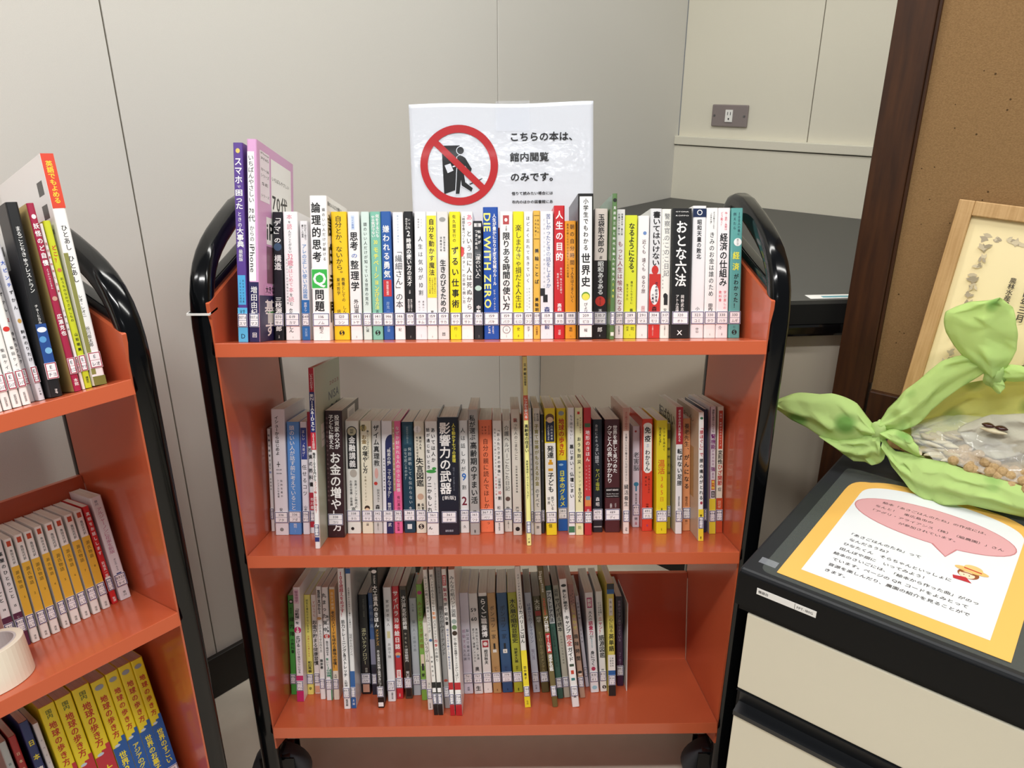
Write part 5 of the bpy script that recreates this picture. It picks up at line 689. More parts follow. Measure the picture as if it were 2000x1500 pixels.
 [('R',0.25,0.75,0.02,0.07,'c0482a'),(0.55,0.1,0.24,0.36,'1c1c1e','角田光代訳'),('R',0,1,0.26,0.81,'e3b23a'),(0.55,0.3,0.48,0.5,'5a4a1a','源氏物語'),('H',0.45,0.7,0.56,0.03,'5a4a1a','2'),('E',0.4,0.78,0.08,0.08,'1c1c1e'),('E',0.65,0.775,0.08,0.08,'1c1c1e'),(0.5,0.93,0.975,0.3,'1c1c1e','河出')],None,False),
(1,1,-0.1177,0.0100,0.1268,0.1463,0.0967,0.0408,'ece9e4','B913','ムラ',"white and golden paperback volume 3, eighth from the right on the left cart's middle shelf",
 [('R',0.25,0.75,0.02,0.07,'c0482a'),(0.55,0.1,0.24,0.36,'1c1c1e','角田光代訳'),('R',0,1,0.26,0.81,'e3b23a'),(0.55,0.3,0.48,0.5,'5a4a1a','源氏物語'),('H',0.45,0.7,0.56,0.03,'5a4a1a','3'),('E',0.4,0.78,0.08,0.08,'1c1c1e'),('E',0.65,0.775,0.08,0.08,'1c1c1e'),(0.5,0.93,0.975,0.3,'1c1c1e','河出')],None,False),
(1,1,-0.1034,0.0089,0.1284,0.1469,0.0951,0.0343,'ece9e4','B913','ムラ',"white and golden paperback volume 4, seventh from the right on the left cart's middle shelf",
 [('R',0.25,0.75,0.02,0.07,'c0482a'),(0.55,0.1,0.24,0.36,'1c1c1e','角田光代訳'),('R',0,1,0.26,0.81,'e3b23a'),(0.55,0.3,0.48,0.5,'5a4a1a','源氏物語'),('H',0.45,0.7,0.56,0.03,'5a4a1a','4'),('E',0.4,0.78,0.08,0.08,'1c1c1e'),('E',0.65,0.775,0.08,0.08,'1c1c1e'),(0.5,0.93,0.975,0.3,'1c1c1e','河出')],None,False),
(1,1,-0.0914,0.0108,0.1289,0.1465,0.0946,0.0343,'ece9e4','B913','ムラ',"white and golden paperback volume 5, sixth from the right on the left cart's middle shelf",
 [('R',0.25,0.75,0.02,0.07,'c0482a'),(0.55,0.1,0.24,0.36,'1c1c1e','角田光代訳'),('R',0,1,0.26,0.81,'e3b23a'),(0.55,0.3,0.48,0.5,'5a4a1a','源氏物語'),('H',0.45,0.7,0.56,0.03,'5a4a1a','5'),('E',0.4,0.78,0.08,0.08,'1c1c1e'),('E',0.65,0.775,0.08,0.08,'1c1c1e'),(0.5,0.93,0.975,0.3,'1c1c1e','河出')],None,False),
(1,1,-0.0776,0.0100,0.1288,0.1476,0.0947,0.0241,'ece9e4','B913','ムラ',"white and golden paperback volume 6, fifth from the right on the left cart's middle shelf",
 [('R',0.25,0.75,0.02,0.07,'c0482a'),(0.55,0.1,0.24,0.36,'1c1c1e','角田光代訳'),('R',0,1,0.26,0.81,'e3b23a'),(0.55,0.3,0.48,0.5,'5a4a1a','源氏物語'),('H',0.45,0.7,0.56,0.03,'5a4a1a','6'),('E',0.4,0.78,0.08,0.08,'1c1c1e'),('E',0.65,0.775,0.08,0.08,'1c1c1e'),(0.5,0.93,0.975,0.3,'1c1c1e','河出')],None,False),
(1,1,-0.0642,0.0104,0.1298,0.1476,0.0937,0.0251,'ece9e4','B913','ムラ',"white and golden paperback volume 7, fourth from the right on the left cart's middle shelf",
 [('R',0.25,0.75,0.02,0.07,'c0482a'),(0.55,0.1,0.24,0.36,'1c1c1e','角田光代訳'),('R',0,1,0.26,0.81,'e3b23a'),(0.55,0.3,0.48,0.5,'5a4a1a','源氏物語'),('H',0.45,0.7,0.56,0.03,'5a4a1a','7'),('E',0.4,0.78,0.08,0.08,'1c1c1e'),('E',0.65,0.775,0.08,0.08,'1c1c1e'),(0.5,0.93,0.975,0.3,'1c1c1e','河出')],None,False),
(1,1,-0.0502,0.0103,0.1317,0.1478,0.0918,0.0184,'ece9e4','B913','ムラ',"white and golden paperback volume 8, third from the right on the left cart's middle shelf",
 [('R',0.25,0.75,0.02,0.07,'c0482a'),(0.55,0.1,0.24,0.36,'1c1c1e','角田光代訳'),('R',0,1,0.26,0.81,'e3b23a'),(0.55,0.3,0.48,0.5,'5a4a1a','源氏物語'),('H',0.45,0.7,0.56,0.03,'5a4a1a','8'),('E',0.4,0.78,0.08,0.08,'1c1c1e'),('E',0.65,0.775,0.08,0.08,'1c1c1e'),(0.5,0.93,0.975,0.3,'1c1c1e','河出')],None,False),
(1,1,-0.0363,0.0081,0.1347,0.1486,0.0888,0.0092,'cf2c2e','B913','ムラ',"red paperback with white title, second from the right on the left cart's middle shelf",
 [(0.5,0.05,0.5,0.6,'f4f3f1','*真相をお話しします'),(0.5,0.56,0.72,0.5,'f4f3f1','結城真一郎'),('R',0.1,0.9,0.72,0.75,'f0e8e0'),(0.5,0.93,0.98,0.5,'f4f3f1','新潮')],None,False),
(1,1,-0.0249,0.0148,0.1336,0.1568,0.0899,0.0139,'e9e8ec','B933','キイ',"white paperback with pink title, first from the right on the left cart's middle shelf",
 [(0.4,0.03,0.08,0.3,'3a4a6a','早川'),(0.5,0.1,0.55,0.5,'c07a9a','アルジャーノンに花束を新版'),(0.5,0.6,0.72,0.34,'1d2440','ダニエル・キイス'),('R',0.3,0.75,0.74,0.8,'23387a'),(0.5,0.92,0.97,0.3,'1c1c1e','早川')],None,False),
(1,2,-0.2100,0.0089,0.0750,0.2079,0.1480,0.0000,'b9c4c6','291','ニホ',"pale blue grey paperback, eleventh from the right on the left cart's bottom shelf",
 [(0.5,0.1,0.6,0.4,'4a5a60','自然の旅')],None,False),
(1,2,-0.1978,0.0088,0.0750,0.2085,0.1480,0.0000,'a82a2c','291','ニホ',"red paperback with cream title, tenth from the right on the left cart's bottom shelf",
 [(0.5,0.1,0.6,0.5,'f0d8b0','日本の城郭を旅する')],None,False),
(1,2,-0.1819,0.0112,0.0750,0.2195,0.1480,0.0000,'25346e','291','ニホ',"navy paperback, ninth from the right on the left cart's bottom shelf",
 [(0.55,0.1,0.3,0.7,'f0e23a','*日本'),(0.5,0.3,0.75,0.7,'f4f3f1','*懐かし自販機')],None,False),
(1,2,-0.1679,0.0068,0.0750,0.2091,0.1480,0.0000,'d9d7da','290','スヘ',"slim white paperback, eighth from the right on the left cart's bottom shelf",
 [(0.5,0.1,0.6,0.4,'4a4a5a','スペインバルセロナ')],None,False),
(1,2,-0.1560,0.0198,0.0750,0.2255,0.1485,0.0000,'efdc22','290','チキ',"yellow and red guidebook, seventh from the right on the left cart's bottom shelf",
 [('R',0,1,0.49,1,'c02c3c'),('R',0.45,1,0.46,0.5,'c02c3c'),('R',0.75,1,0.43,0.5,'c02c3c'),(0.5,0.03,0.09,0.4,'3a5a2a','国内'),(0.5,0.11,0.43,0.5,'c0281e','*地球の歩き方'),('E',0.35,0.48,0.2,0.1,'c8d8ea'),(0.5,0.53,0.8,0.55,'f3e632','*日本')],None,False),
(1,2,-0.1353,0.0211,0.0750,0.2251,0.1485,0.0000,'efdc22','290','チキ',"yellow and red guidebook, sixth from the right on the left cart's bottom shelf",
 [('R',0,1,0.49,1,'c02c3c'),('R',0.45,1,0.46,0.5,'c02c3c'),('R',0.75,1,0.43,0.5,'c02c3c'),(0.5,0.03,0.09,0.4,'3a5a2a','国内'),(0.5,0.11,0.43,0.5,'c0281e','*地球の歩き方'),('E',0.35,0.48,0.2,0.1,'c8d8ea'),(0.5,0.53,0.8,0.55,'f3e632','*東京')],None,False),
(1,2,-0.1127,0.0230,0.0750,0.2263,0.1485,0.0000,'efdc22','290','チキ',"yellow and red guidebook, fifth from the right on the left cart's bottom shelf",
 [('R',0,1,0.49,1,'c02c3c'),('R',0.45,1,0.46,0.5,'c02c3c'),('R',0.75,1,0.43,0.5,'c02c3c'),(0.5,0.03,0.09,0.4,'3a5a2a','国内'),(0.5,0.11,0.43,0.5,'c0281e','*地球の歩き方'),('E',0.35,0.48,0.2,0.1,'c8d8ea'),(0.5,0.53,0.8,0.55,'f3e632','*大阪')],None,False),
(1,2,-0.0883,0.0199,0.0750,0.2230,0.1480,0.0000,'efdc22','290','チキ',"yellow and blue guidebook, fourth from the right on the left cart's bottom shelf",
 [('R',0,1,0.49,1,'1f5aa6'),('R',0.45,1,0.46,0.5,'1f5aa6'),('R',0.75,1,0.43,0.5,'1f5aa6'),('E',0.45,0.05,0.3,0.2,'9aa4ae'),(0.5,0.11,0.43,0.5,'c0281e','*地球の歩き方'),('E',0.35,0.48,0.2,0.1,'c8d8ea'),(0.5,0.53,0.8,0.55,'f3e632','*世界244')],None,False),
(1,2,-0.0677,0.0178,0.0750,0.2242,0.1480,0.0000,'efdc22','290','チキ',"yellow and blue guidebook, third from the right on the left cart's bottom shelf",
 [('R',0,1,0.49,1,'1f5aa6'),('R',0.45,1,0.46,0.5,'1f5aa6'),('R',0.75,1,0.43,0.5,'1f5aa6'),('E',0.45,0.05,0.3,0.2,'9aa4ae'),(0.5,0.11,0.43,0.5,'c0281e','*地球の歩き方'),('E',0.35,0.48,0.2,0.1,'c8d8ea'),(0.5,0.53,0.8,0.55,'f3e632','*アジアのグルメ')],None,False),
(1,2,-0.0493,0.0181,0.0750,0.2246,0.1480,0.0000,'efdc22','290','チキ',"yellow and blue guidebook, second from the right on the left cart's bottom shelf",
 [('R',0,1,0.49,1,'1f5aa6'),('R',0.45,1,0.46,0.5,'1f5aa6'),('R',0.75,1,0.43,0.5,'1f5aa6'),('E',0.45,0.05,0.3,0.2,'9aa4ae'),(0.5,0.11,0.43,0.5,'c0281e','*地球の歩き方'),('E',0.35,0.48,0.2,0.1,'c8d8ea'),(0.5,0.53,0.8,0.55,'f3e632','*世界のお菓子')],None,False),
(1,2,-0.0309,0.0170,0.0750,0.2238,0.1480,0.0000,'efdc22','290','チキ',"yellow and blue guidebook, first from the right on the left cart's bottom shelf",
 [('R',0,1,0.49,1,'1f5aa6'),('R',0.45,1,0.46,0.5,'1f5aa6'),('R',0.75,1,0.43,0.5,'1f5aa6'),('E',0.45,0.05,0.3,0.2,'9aa4ae'),(0.5,0.11,0.43,0.5,'c0281e','*地球の歩き方'),('E',0.35,0.48,0.2,0.1,'c8d8ea'),(0.5,0.53,0.8,0.55,'f3e632','*世界のすごい')],None,False),
]
_bake([(c_, b_) for c_ in sorted(book_chars(BOOKS) | set(''.join(OTHER_TEXT))) for b_ in (False, True) if c_ not in ' \u3000'])
for (c, s, x, th, d, h, dep, lean, hx, num, kana, label, items, cov, thick) in BOOKS:
    book((MW1, MW2)[c], s, x + (0, W)[c], th, d, h, dep, lean, hx, num, kana, label, items, cov,
         'books on the %s shelf of the %s cart' % (SHELFNAME[s], ('middle', 'left')[c]), red=(num == 'E'), thick=thick)

# thin metal bookend at the end of the bottom row
q = MB(); q.box(0, 0.0011, 0, 0.115, 0, 0.165, M_white)
o = tag(q.build('bookend'), 'thin white metal bookend beside the last book on the bottom shelf', 'bookend')
o.matrix_world = T(0, 0, ZF[2]) @ Matrix.Rotation(-TILT[2], 4, 'X') @ T(0.6045, 0.105, 0.0002)

# roll of cream tape on the left cart
n = 48; ro, ri, hh = 0.046, 0.038, 0.048
t = empty('tape_roll', MW2 @ T(0, 0, ZF[1]) @ Matrix.Rotation(-TILT[1], 4, 'X') @ T(W - 0.2045, 0.062, 0.0004), 'roll of cream packing tape lying on the left cart shelf', 'tape roll')
def annulus(r0, r1, z0, z1, m):
    k = MB(); pr_ = [(r0, z0), (r1, z0), (r1, z1), (r0, z1)]
    V = [(r * math.cos(2 * math.pi * i / n), r * math.sin(2 * math.pi * i / n), z) for i in range(n) for r, z in pr_]
    k.add(V, [(i * 4 + j, ((i + 1) % n) * 4 + j, ((i + 1) % n) * 4 + (j + 1) % 4, i * 4 + (j + 1) % 4) for i in range(n) for j in range(4)], m); return k
annulus(ri, ro, 0, hh, M_tape).build('tape', t, bevel=0.0006)
annulus(ri - 0.0025, ri, 0.0002, hh - 0.0002, M_tapecore).build('core', t)

# ------------------------------------------------------------------ notice behind the top shelf
M_sign = mat('notice_laminate', 'd3d7e0', 0.3, coat=1.0, bump=(38, 0.3))
SW, SH = 0.2935, 0.222
sg = empty('notice_sign', T(0.2405, 0.276, 1.1635 - SH * 0.98) @ Matrix.Rotation(-0.2, 4, 'X') @ Matrix.Rotation(-0.014, 4, 'Y'), 'white laminated notice with a red no-entry style pictogram behind the top shelf', 'sign')
nx, nz = 48, 36; V = []
for j in range(nz + 1):
    for i in range(nx + 1):
        u, v = i / nx, j / nz
        V.append((u * SW, 0.0002 * math.sin(u * 7 + 1.2), v * SH + 0.0014 * math.sin(u * 8) * v))
F = [(j * (nx + 1) + i, j * (nx + 1) + i + 1, (j + 1) * (nx + 1) + i + 1, (j + 1) * (nx + 1) + i) for j in range(nz) for i in range(nx)]
q = MB(); q.add(V, F, M_sign, True); o = q.build('sheet', sg, (0, 0.0004, 0), fixn=False)
sm = o.modifiers.new('t', 'SOLIDIFY'); sm.thickness = 0.0005
p = Print((0, 0, SH), (1, 0, 0), (0, 0, -1), (0, -1, 0)); p.lev = 0.0002
CK = '17171a'; WH = 'd3d7e0'
cu, cv, ro_ = 0.0775, 0.0945, 0.0625
p.poly([(.050, .0635), (.079, .0635), (.079, .130), (.052, .139)], CK)                 # open door
def fig(grow, hx):
    g = grow
    p.ell(.0800, .0715, .0056 + g, .0056 + g, hx)
    p.poly([(.0745 - g, .081), (.079, .0785 - g), (.0845 + g, .081), (.0875 + g, .092), (.0835 + g, .109), (.0730 - g, .109), (.0745 - g, .095)], hx)
    p.poly([(.083, .080 - g), (.0875 + g, .083), (.0975 + g, .1000), (.0955 + g, .1065 + g), (.0905 - g, .1055 + g), (.0905 - g, .1000), (.083 - g, .090)], hx)
    p.poly([(.0735 - g, .106), (.0815 + g, .106), (.0765 + g, .139 + g), (.0705 - g, .139 + g)], hx)
    p.poly([(.0790 - g, .106), (.0845 + g, .106), (.0865 + g, .1210), (.0985 + g, .1305), (.0960 + g, .1360 + g), (.0805 - g, .1260 + g)], hx)
fig(.0012, WH); fig(0, CK)
p.poly([(.0530, .0935), (.0640, .0900), (.0690, .1030), (.0580, .1075)], CK); p.poly([(.0540, .0942), (.0634, .0912), (.0680, .1025), (.0586, .1063)], WH)
p.poly([(.0665, .0955), (.0745, .0935), (.0745, .0952), (.0670, .0975)], WH)
p.poly([(.0930, .1235), (.1140, .1150), (.1142, .1162), (.0935, .1250)], CK)
p.ring(cu, cv, .0505, .0625, 'b01e24')
c45, s45 = math.cos(math.radians(44)), math.sin(math.radians(44)); hw = .0052; L = .052
p.poly([(cu - L * c45 + hw * s45, cv - L * s45 - hw * c45), (cu + L * c45 + hw * s45, cv + L * s45 - hw * c45), (cu + L * c45 - hw * s45, cv + L * s45 + hw * c45), (cu - L * c45 - hw * s45, cv - L * s45 + hw * c45)], 'b01e24')
for i, tx in enumerate(('こちらの本は、', '館内閲覧', 'のみです。')): p.htext(tx, .159, .159 + .0158 * len(tx), .0520 + i * .0312, .0148, CK, True)
for i, tx in enumerate(('借りて読みたい場合には', '市内のほかの図書館にあ')): p.htext(tx, .161, .161 + .0061 * len(tx), .1400 + i * .0135, .0056, CK, True)
p.mb.build('print', sg, fixn=False)
mt = bpy.data.materials.new('clear_tape'); mt.use_nodes = True
nt = mt.node_tree; b_ = nt.nodes['Principled BSDF']; b_.inputs['Roughness'].default_value = 0.12; b_.inputs['Alpha'].default_value = 0.10; b_.inputs['Base Color'].default_value = (0.85, 0.9, 1, 1)
tcn = nt.nodes.new('ShaderNodeTexCoord'); nn = nt.nodes.new('ShaderNodeTexNoise'); nn.inputs['Scale'].default_value = 180; bpn = nt.nodes.new('ShaderNodeBump'); bpn.inputs['Strength'].default_value = 0.3; bpn.inputs['Distance'].default_value = 0.002
nt.links.new(tcn.outputs['Object'], nn.inputs['Vector']); nt.links.new(nn.outputs['Fac'], bpn.inputs['Height']); nt.links.new(bpn.outputs['Normal'], b_.inputs['Normal'])
q = MB(); q.box(.138, .192, -0.0016, -0.0013, SH - 0.043, SH + 0.003, mt); q.build('clear_tape', sg)

# ------------------------------------------------------------------ drawer cabinet on the right
CZ = 0.63; KX, KY = 0.6806, -0.1688; CA = math.radians(-40.0)
MWC = T(KX, KY, 0) @ RZ(CA)                            # local: x along front, y to the back, z up
cab = empty('drawer_cabinet', MWC, 'beige drawer cabinet with black top standing right of the middle cart', 'cabinet')
q = MB(); q.box(0.0, 0.95, 0.0, 0.50, 0.577, CZ, M_cabtop); q.build('top', cab, bevel=0.004)
q = MB(); q.box(0.001, 0.949, -0.0016, 0.001, 0.577, CZ - 0.006, M_cabblk); q.build('edge_band', cab)
q = MB(); q.box(0.012, 0.938, 0.022, 0.495, 0.0, 0.577, M_cabblk); q.build('body', cab)
q = MB(); q.box(0.004, 0.946, 0.006, 0.022, 0.566, 0.577, M_cabblk); q.build('rail', cab)
for i in range(4):
    z1 = 0.565 - i * 0.1665; z0 = max(z1 - 0.1215, 0.0)
    q = MB(); q.box(0.0165, 0.934, 0.004, 0.021, z0, z1, M_cabbei); dr = q.build('drawer', cab, bevel=0.0015)
    if z0 > 0.05:
        q = MB(); q.extrude_yz([(0.002, z0 - .002), (0.006, z0 - .004), (0.019, z0 - .016), (0.019, z0 - .034), (0.001, z0 - .038), (0.001, z0 - .045), (0.0215, z0 - .045), (0.0215, z0 - .002)], 0.0165, 0.934, M_chan); q.build('drawer_pull', dr)
q = MB(); q.box(0.0265, 0.1, -0.0022, -0.0016, 0.6035, 0.6125, M_white); q.build('name_plate', cab)
p = Print((0.0265, -0.0022, 0.6125), (1, 0, 0), (0, 0, -1), (0, -1, 0)); p.htext('機器台', .002, .015, .0045, .0045, '303030', False); p.rect(.0475, .048, .0005, .0085, '303030'); p.htext('FPT-180G', .050, .070, .0045, .0045, '303030', False)
p.mb.build('name_print', cab, fixn=False)

# laminated sheet lying on the cabinet
sh = empty('laminated_sheet', MWC @ T(0, 0, CZ + 0.0004), 'laminated white and yellow leaflet with pink speech bubble on the cabinet top', 'leaflet')
def arch(x0, x1, y0, ys, yt, n=24, scal=0):
    pts = [(x1, y0), (x0, y0) ][::-1]
    pts = [(x0, y0), (x1, y0)]
    for i in range(n + 1):
        a = math.pi * i / n; pts.append(((x0 + x1) / 2 + (x1 - x0) / 2 * math.cos(a), ys + (yt - ys) * (math.sin(a) ** 0.75) + scal * abs(math.sin(a * 5))))
    return pts
def rrect(x0, x1, y0, y1, r):
    pts = []
    for cx, cy, a0 in ((x1 - r, y1 - r, 0), (x0 + r, y1 - r, 90), (x0 + r, y0 + r, 180), (x1 - r, y0 + r, 270)):
        for a in (0, 30, 60, 90): pts.append((cx + r * math.cos(math.radians(a0 + a)), cy + r * math.sin(math.radians(a0 + a))))
    return pts
def sheet(pts, z0, z1, m):
    k = MB(); n_ = len(pts); k.add([(x, y, z0) for x, y in pts] + [(x, y, z1) for x, y in pts], [(i, (i + 1) % n_, n_ + (i + 1) % n_, n_ + i) for i in range(n_)] + [tuple(range(n_)), tuple(range(n_, 2 * n_))], m); return k
M_film = bpy.data.materials.new('laminate_film'); M_film.use_nodes = True
b_ = M_film.node_tree.nodes['Principled BSDF']; b_.inputs['Alpha'].default_value = 0.03; b_.inputs['Roughness'].default_value = 0.08; b_.inputs['Base Color'].default_value = (0.75, 0.85, 0.75, 1)
sheet(rrect(.022, .318, .010, .362, .012), 0, .0004, M_film).build('film', sh)
sheet(arch(.041, .2935, .018, .285, .352, 30, .004), .0005, .0008, mat('paper_yellow', 'dfae58', 0.45, coat=.3)).build('yellow_paper', sh)
sheet(arch(.0625, .2700, .043, .285, .338, 30), .0009, .0011, mat('paper_white', 'd9dcdf', 0.45, coat=.3)).build('white_paper', sh)
p = Print((0, 0, .0011), (1, 0, 0), (0, -1, 0), (0, 0, 1)); p.lev = 0.0001
p.ell(.1655, -.2560, .1010, .0480, 'b97479', 40); p.poly([(.170, -.214), (.208, -.220), (.1965, -.1855)], 'b97479')
p.ell(.1655, -.2560, .0995, .0465, 'cf9ba0', 40); p.poly([(.172, -.216), (.206, -.222), (.1962, -.1875)], 'cf9ba0')
DK = '3a3236'
for i, (u, tx) in enumerate(((.096, '絵本「あさごはんのたね」の作成には、'), (.090, 'なんと！　東広島市の'), (.086, '「アグリ・アライアンス（株）（脇農園）」さん'), (.128, 'が参加されています。'))):
    p.htext(tx, u, u + .0076 * len(tx), -.2790 + i * .0150, .0076, DK, False)
for i, (u, tx) in enumerate(((.082, '「あさごはんのたね」って'), (.088, 'なんだろうね？'), (.085, 'ひなたくん　そらちゃんといっしょに'), (.085, '田んぼや畑に　いってみよう！'), (.082, '絵本のさいごには、「絵本から作った曲」がのっ'), (.085, 'ています。ページの QR コードをよみとって'), (.085, '音源を楽しんだり、農園の紹介を見ることがで'), (.085, 'きます。'))):
    p.htext(tx, u, u + .0076 * len(tx) * (0.93 if i == 5 else 1), -.1650 + i * .0148, .0076, DK, False)
# little drawing of a child in a straw hat
p.ell(.2270, -.1630, .0120, .0110, '8a4a2a'); p.ell(.2260, -.1600, .0088, .0078, 'f0cdb0'); p.poly([(.2120, -.1500), (.2260, -.1540), (.2340, -.1440), (.2140, -.1430)], 'b02434')
p.ell(.2290, -.1730, .0190, .0062, 'd9b06a'); p.ell(.2300, -.1790, .0105, .0075, 'dcb878'); p.poly([(.2200, -.1770), (.2400, -.1750), (.2402, -.1725), (.2202, -.1742)], 'b8382a')
p.ell(.2228, -.1590, .0007, .0009, '30201c', 10); p.ell(.2288, -.1590, .0007, .0009, '30201c', 10); p.poly([(.2165, -.1655), (.2355, -.1655), (.2330, -.1630), (.2260, -.1642), (.2190, -.1625)], '8a4a2a')
p.mb.build('print', sh, fixn=False)
q = MB(); q.box(.012, .034, .016, .030, 0, .0002, mt); o = tag(q.build('tape_scrap'), 'scrap of clear tape near the cabinet top front corner', 'tape'); o.matrix_world = MWC @ T(0.002, 0.01, CZ + 0.0003)

# ------------------------------------------------------------------ pin board and certificate
pb = empty('pin_board', MWC @ T(0, 0.522, 0), 'brown cloth pin board in a dark wooden frame behind the cabinet', 'pin board')
q = MB(); q.box(-0.0635, -0.0075, 0.0, 0.030, 0.0, 1.90, M_wood); q.build('post', pb, bevel=0.002)
q = MB(); q.box(-0.0075, -0.0025, 0.004, 0.026, 0.716, 1.90, M_wood); q.build('inner_bead', pb, bevel=0.001)
q = MB(); q.box(-0.0025, 0.88, 0.010, 0.022, 0.70, 1.88, M_cork); q.build('cloth_panel', pb)
q = MB(); q.box(-0.0025, 0.88, -0.002, 0.028, 0.640, 0.704, M_wood); q.build('bottom_rail', pb, bevel=0.002)
q = MB(); q.box(0.88, 0.94, 0.0, 0.030, 0.0, 1.90, M_wood); q.build('post', pb, bevel=0.002)
q = MB(); q.box(-0.0075, 0.88, 0.0, 0.030, 1.88, 1.94, M_wood); q.build('top_rail', pb, bevel=0.002)
random.seed(4)
q = MB()
for i in range(26):
    x, z = 0.005 + random.random() * 0.11, 0.76 + random.random() * 0.5; r = 0.0009 + 0.0008 * random.random()
    q.add([(x + r * math.cos(a), 0.0098, z + r * math.sin(a)) for a in (0, 1.26, 2.51, 3.77, 5.03)], [(0, 1, 2, 3, 4)], mat('pin_hole', '4a3416', 0.9))
q.build('pin_holes', pb, fixn=False)
ct_ = empty('framed_certificate', MWC @ T(0.062, 0.428, CZ + 0.001) @ Matrix.Rotation(-0.197, 4, 'X') @ Matrix.Rotation(0.045, 4, 'Y'), 'framed cream certificate with grey leaf border leaning on the pin board', 'certificate')
FW, FH, fb = 0.34, 0.394, 0.0215
ct_.matrix_world = MWC @ T(0.0555, 0.434, CZ + 0.0195) @ Matrix.Rotation(-0.197, 4, 'X') @ Matrix.Rotation(0.045, 4, 'Y')
for nm, a in (('frame_side', (0, fb, 0, FH)), ('frame_side', (FW - fb, FW, 0, FH)), ('frame_rail', (fb, FW - fb, FH - fb, FH)), ('frame_rail', (fb, FW - fb, 0, fb))):
    q = MB(); q.box(a[0], a[1], 0.0, 0.016, a[2], a[3], M_frame); q.build(nm, ct_, bevel=0.0015)
q = MB(); q.box(fb, FW - fb, 0.008, 0.012, fb, FH - fb, M_cert); q.build('certificate_paper', ct_)
p = Print((0, 0.008, FH), (1, 0, 0), (0, 0, -1), (0, -1, 0))
random.seed(7)
def leafy(u, v, sc):
    for k in range(4):
        a = random.random() * 6.28; du, dv = random.uniform(-.006, .006) * sc, random.uniform(-.006, .006) * sc; c, s_ = math.cos(a), math.sin(a)
        l, w_ = .0085 * sc, .0042 * sc
        p.poly([(u + du + c * l * x - s_ * w_ * y, v + dv + s_ * l * x + c * w_ * y) for x, y in ((-1, 0), (-.4, .8), (.3, .8), (1, 0), (.3, -.8), (-.4, -.8))], random.choice(('c4b596', 'ad9f86', 'd2c3a2', 'a09379')))
for i in range(18): leafy(.050 + i * .0135, .050 + .0015 * math.sin(i * 2), .55 if i % 3 else .8)
for i in range(20): leafy(.050 + .002 * math.sin(i * 2), .064 + i * .0145, .55 if i % 3 else .8)
p.vtext('農林水産省', .0985, .099, .142, .0090, '4a4238', True)
p.vtext('令和四年三月', .121, .088, .160, .0115, '4a4238', True)
p.vtext('賞', .150, .200, .222, .018, '3a342c', True)
p.mb.build('certificate_print', ct_, fixn=False)

# ------------------------------------------------------------------ green wrapped gift with seeds
def tissue():
    m = bpy.data.materials.new('green_tissue'); m.use_nodes = True; nt = m.node_tree
    nt.nodes.remove(nt.nodes['Principled BSDF']); out = nt.nodes['Material Output']
    tc = nt.nodes.new('ShaderNodeTexCoord'); vo = nt.nodes.new('ShaderNodeTexVoronoi'); vo.inputs['Scale'].default_value = 15; vo.inputs['Randomness'].default_value = 0.55
    r = nt.nodes.new('ShaderNodeValToRGB'); r.color_ramp.elements[0].position = 0.16; r.color_ramp.elements[1].position = 0.30
    r.color_ramp.elements[0].color = hexcol('93c66c'); r.color_ramp.elements[1].color = hexcol('d3ec9f')
    nt.links.new(tc.outputs['Object'], vo.inputs['Vector']); nt.links.new(vo.outputs['Distance'], r.inputs['Fac'])
    d = nt.nodes.new('ShaderNodeBsdfDiffuse'); tr = nt.nodes.new('ShaderNodeBsdfTranslucent'); mx = nt.nodes.new('ShaderNodeMixShader'); mx.inputs[0].default_value = 0.45
    n2 = nt.nodes.new('ShaderNodeTexNoise'); n2.inputs['Scale'].default_value = 60; bp = nt.nodes.new('ShaderNodeBump'); bp.inputs['Strength'].default_value = 0.35; bp.inputs['Distance'].default_value = 0.003
    nt.links.new(tc.outputs['Object'], n2.inputs['Vector']); nt.links.new(n2.outputs['Fac'], bp.inputs['Height']); nt.links.new(bp.outputs['Normal'], d.inputs['Normal'])
    nt.links.new(r.outputs['Color'], d.inputs['Color']); nt.links.new(r.outputs['Color'], tr.inputs['Color'])
    nt.links.new(d.outputs[0], mx.inputs[1]); nt.links.new(tr.outputs[0], mx.inputs[2])
    tp = nt.nodes.new('ShaderNodeBsdfTransparent'); m2 = nt.nodes.new('ShaderNodeMixShader'); m2.inputs[0].default_value = 0.12
    nt.links.new(mx.outputs[0], m2.inputs[1]); nt.links.new(tp.outputs[0], m2.inputs[2]); nt.links.new(m2.outputs[0], out.inputs['Surface'])
    return m
M_tissue = tissue()
M_bag = bpy.data.materials.new('cellophane'); M_bag.use_nodes = True
b_ = M_bag.node_tree.nodes['Principled BSDF']; b_.inputs['Alpha'].default_value = 0.14; b_.inputs['Roughness'].default_value = 0.04; b_.inputs['Base Color'].default_value = (0.9, 0.92, 0.88, 1)
def spl(pts, n):
    """Catmull-Rom resample"""
    P = [np.array(p, float) for p in pts]; P = [2 * P[0] - P[1]] + P + [2 * P[-1] - P[-2]]; out = []
    m = len(P) - 3
    for k in range(n + 1):
        t_ = k / n * m; i = min(int(t_), m - 1); f = t_ - i; a, b, c, d = P[i:i + 4]
        out.append(0.5 * ((2 * b) + (c - a) * f + (2 * a - 5 * b + 4 * c - d) * f * f + (3 * b - a - 3 * c + d) * f ** 3))
    return out
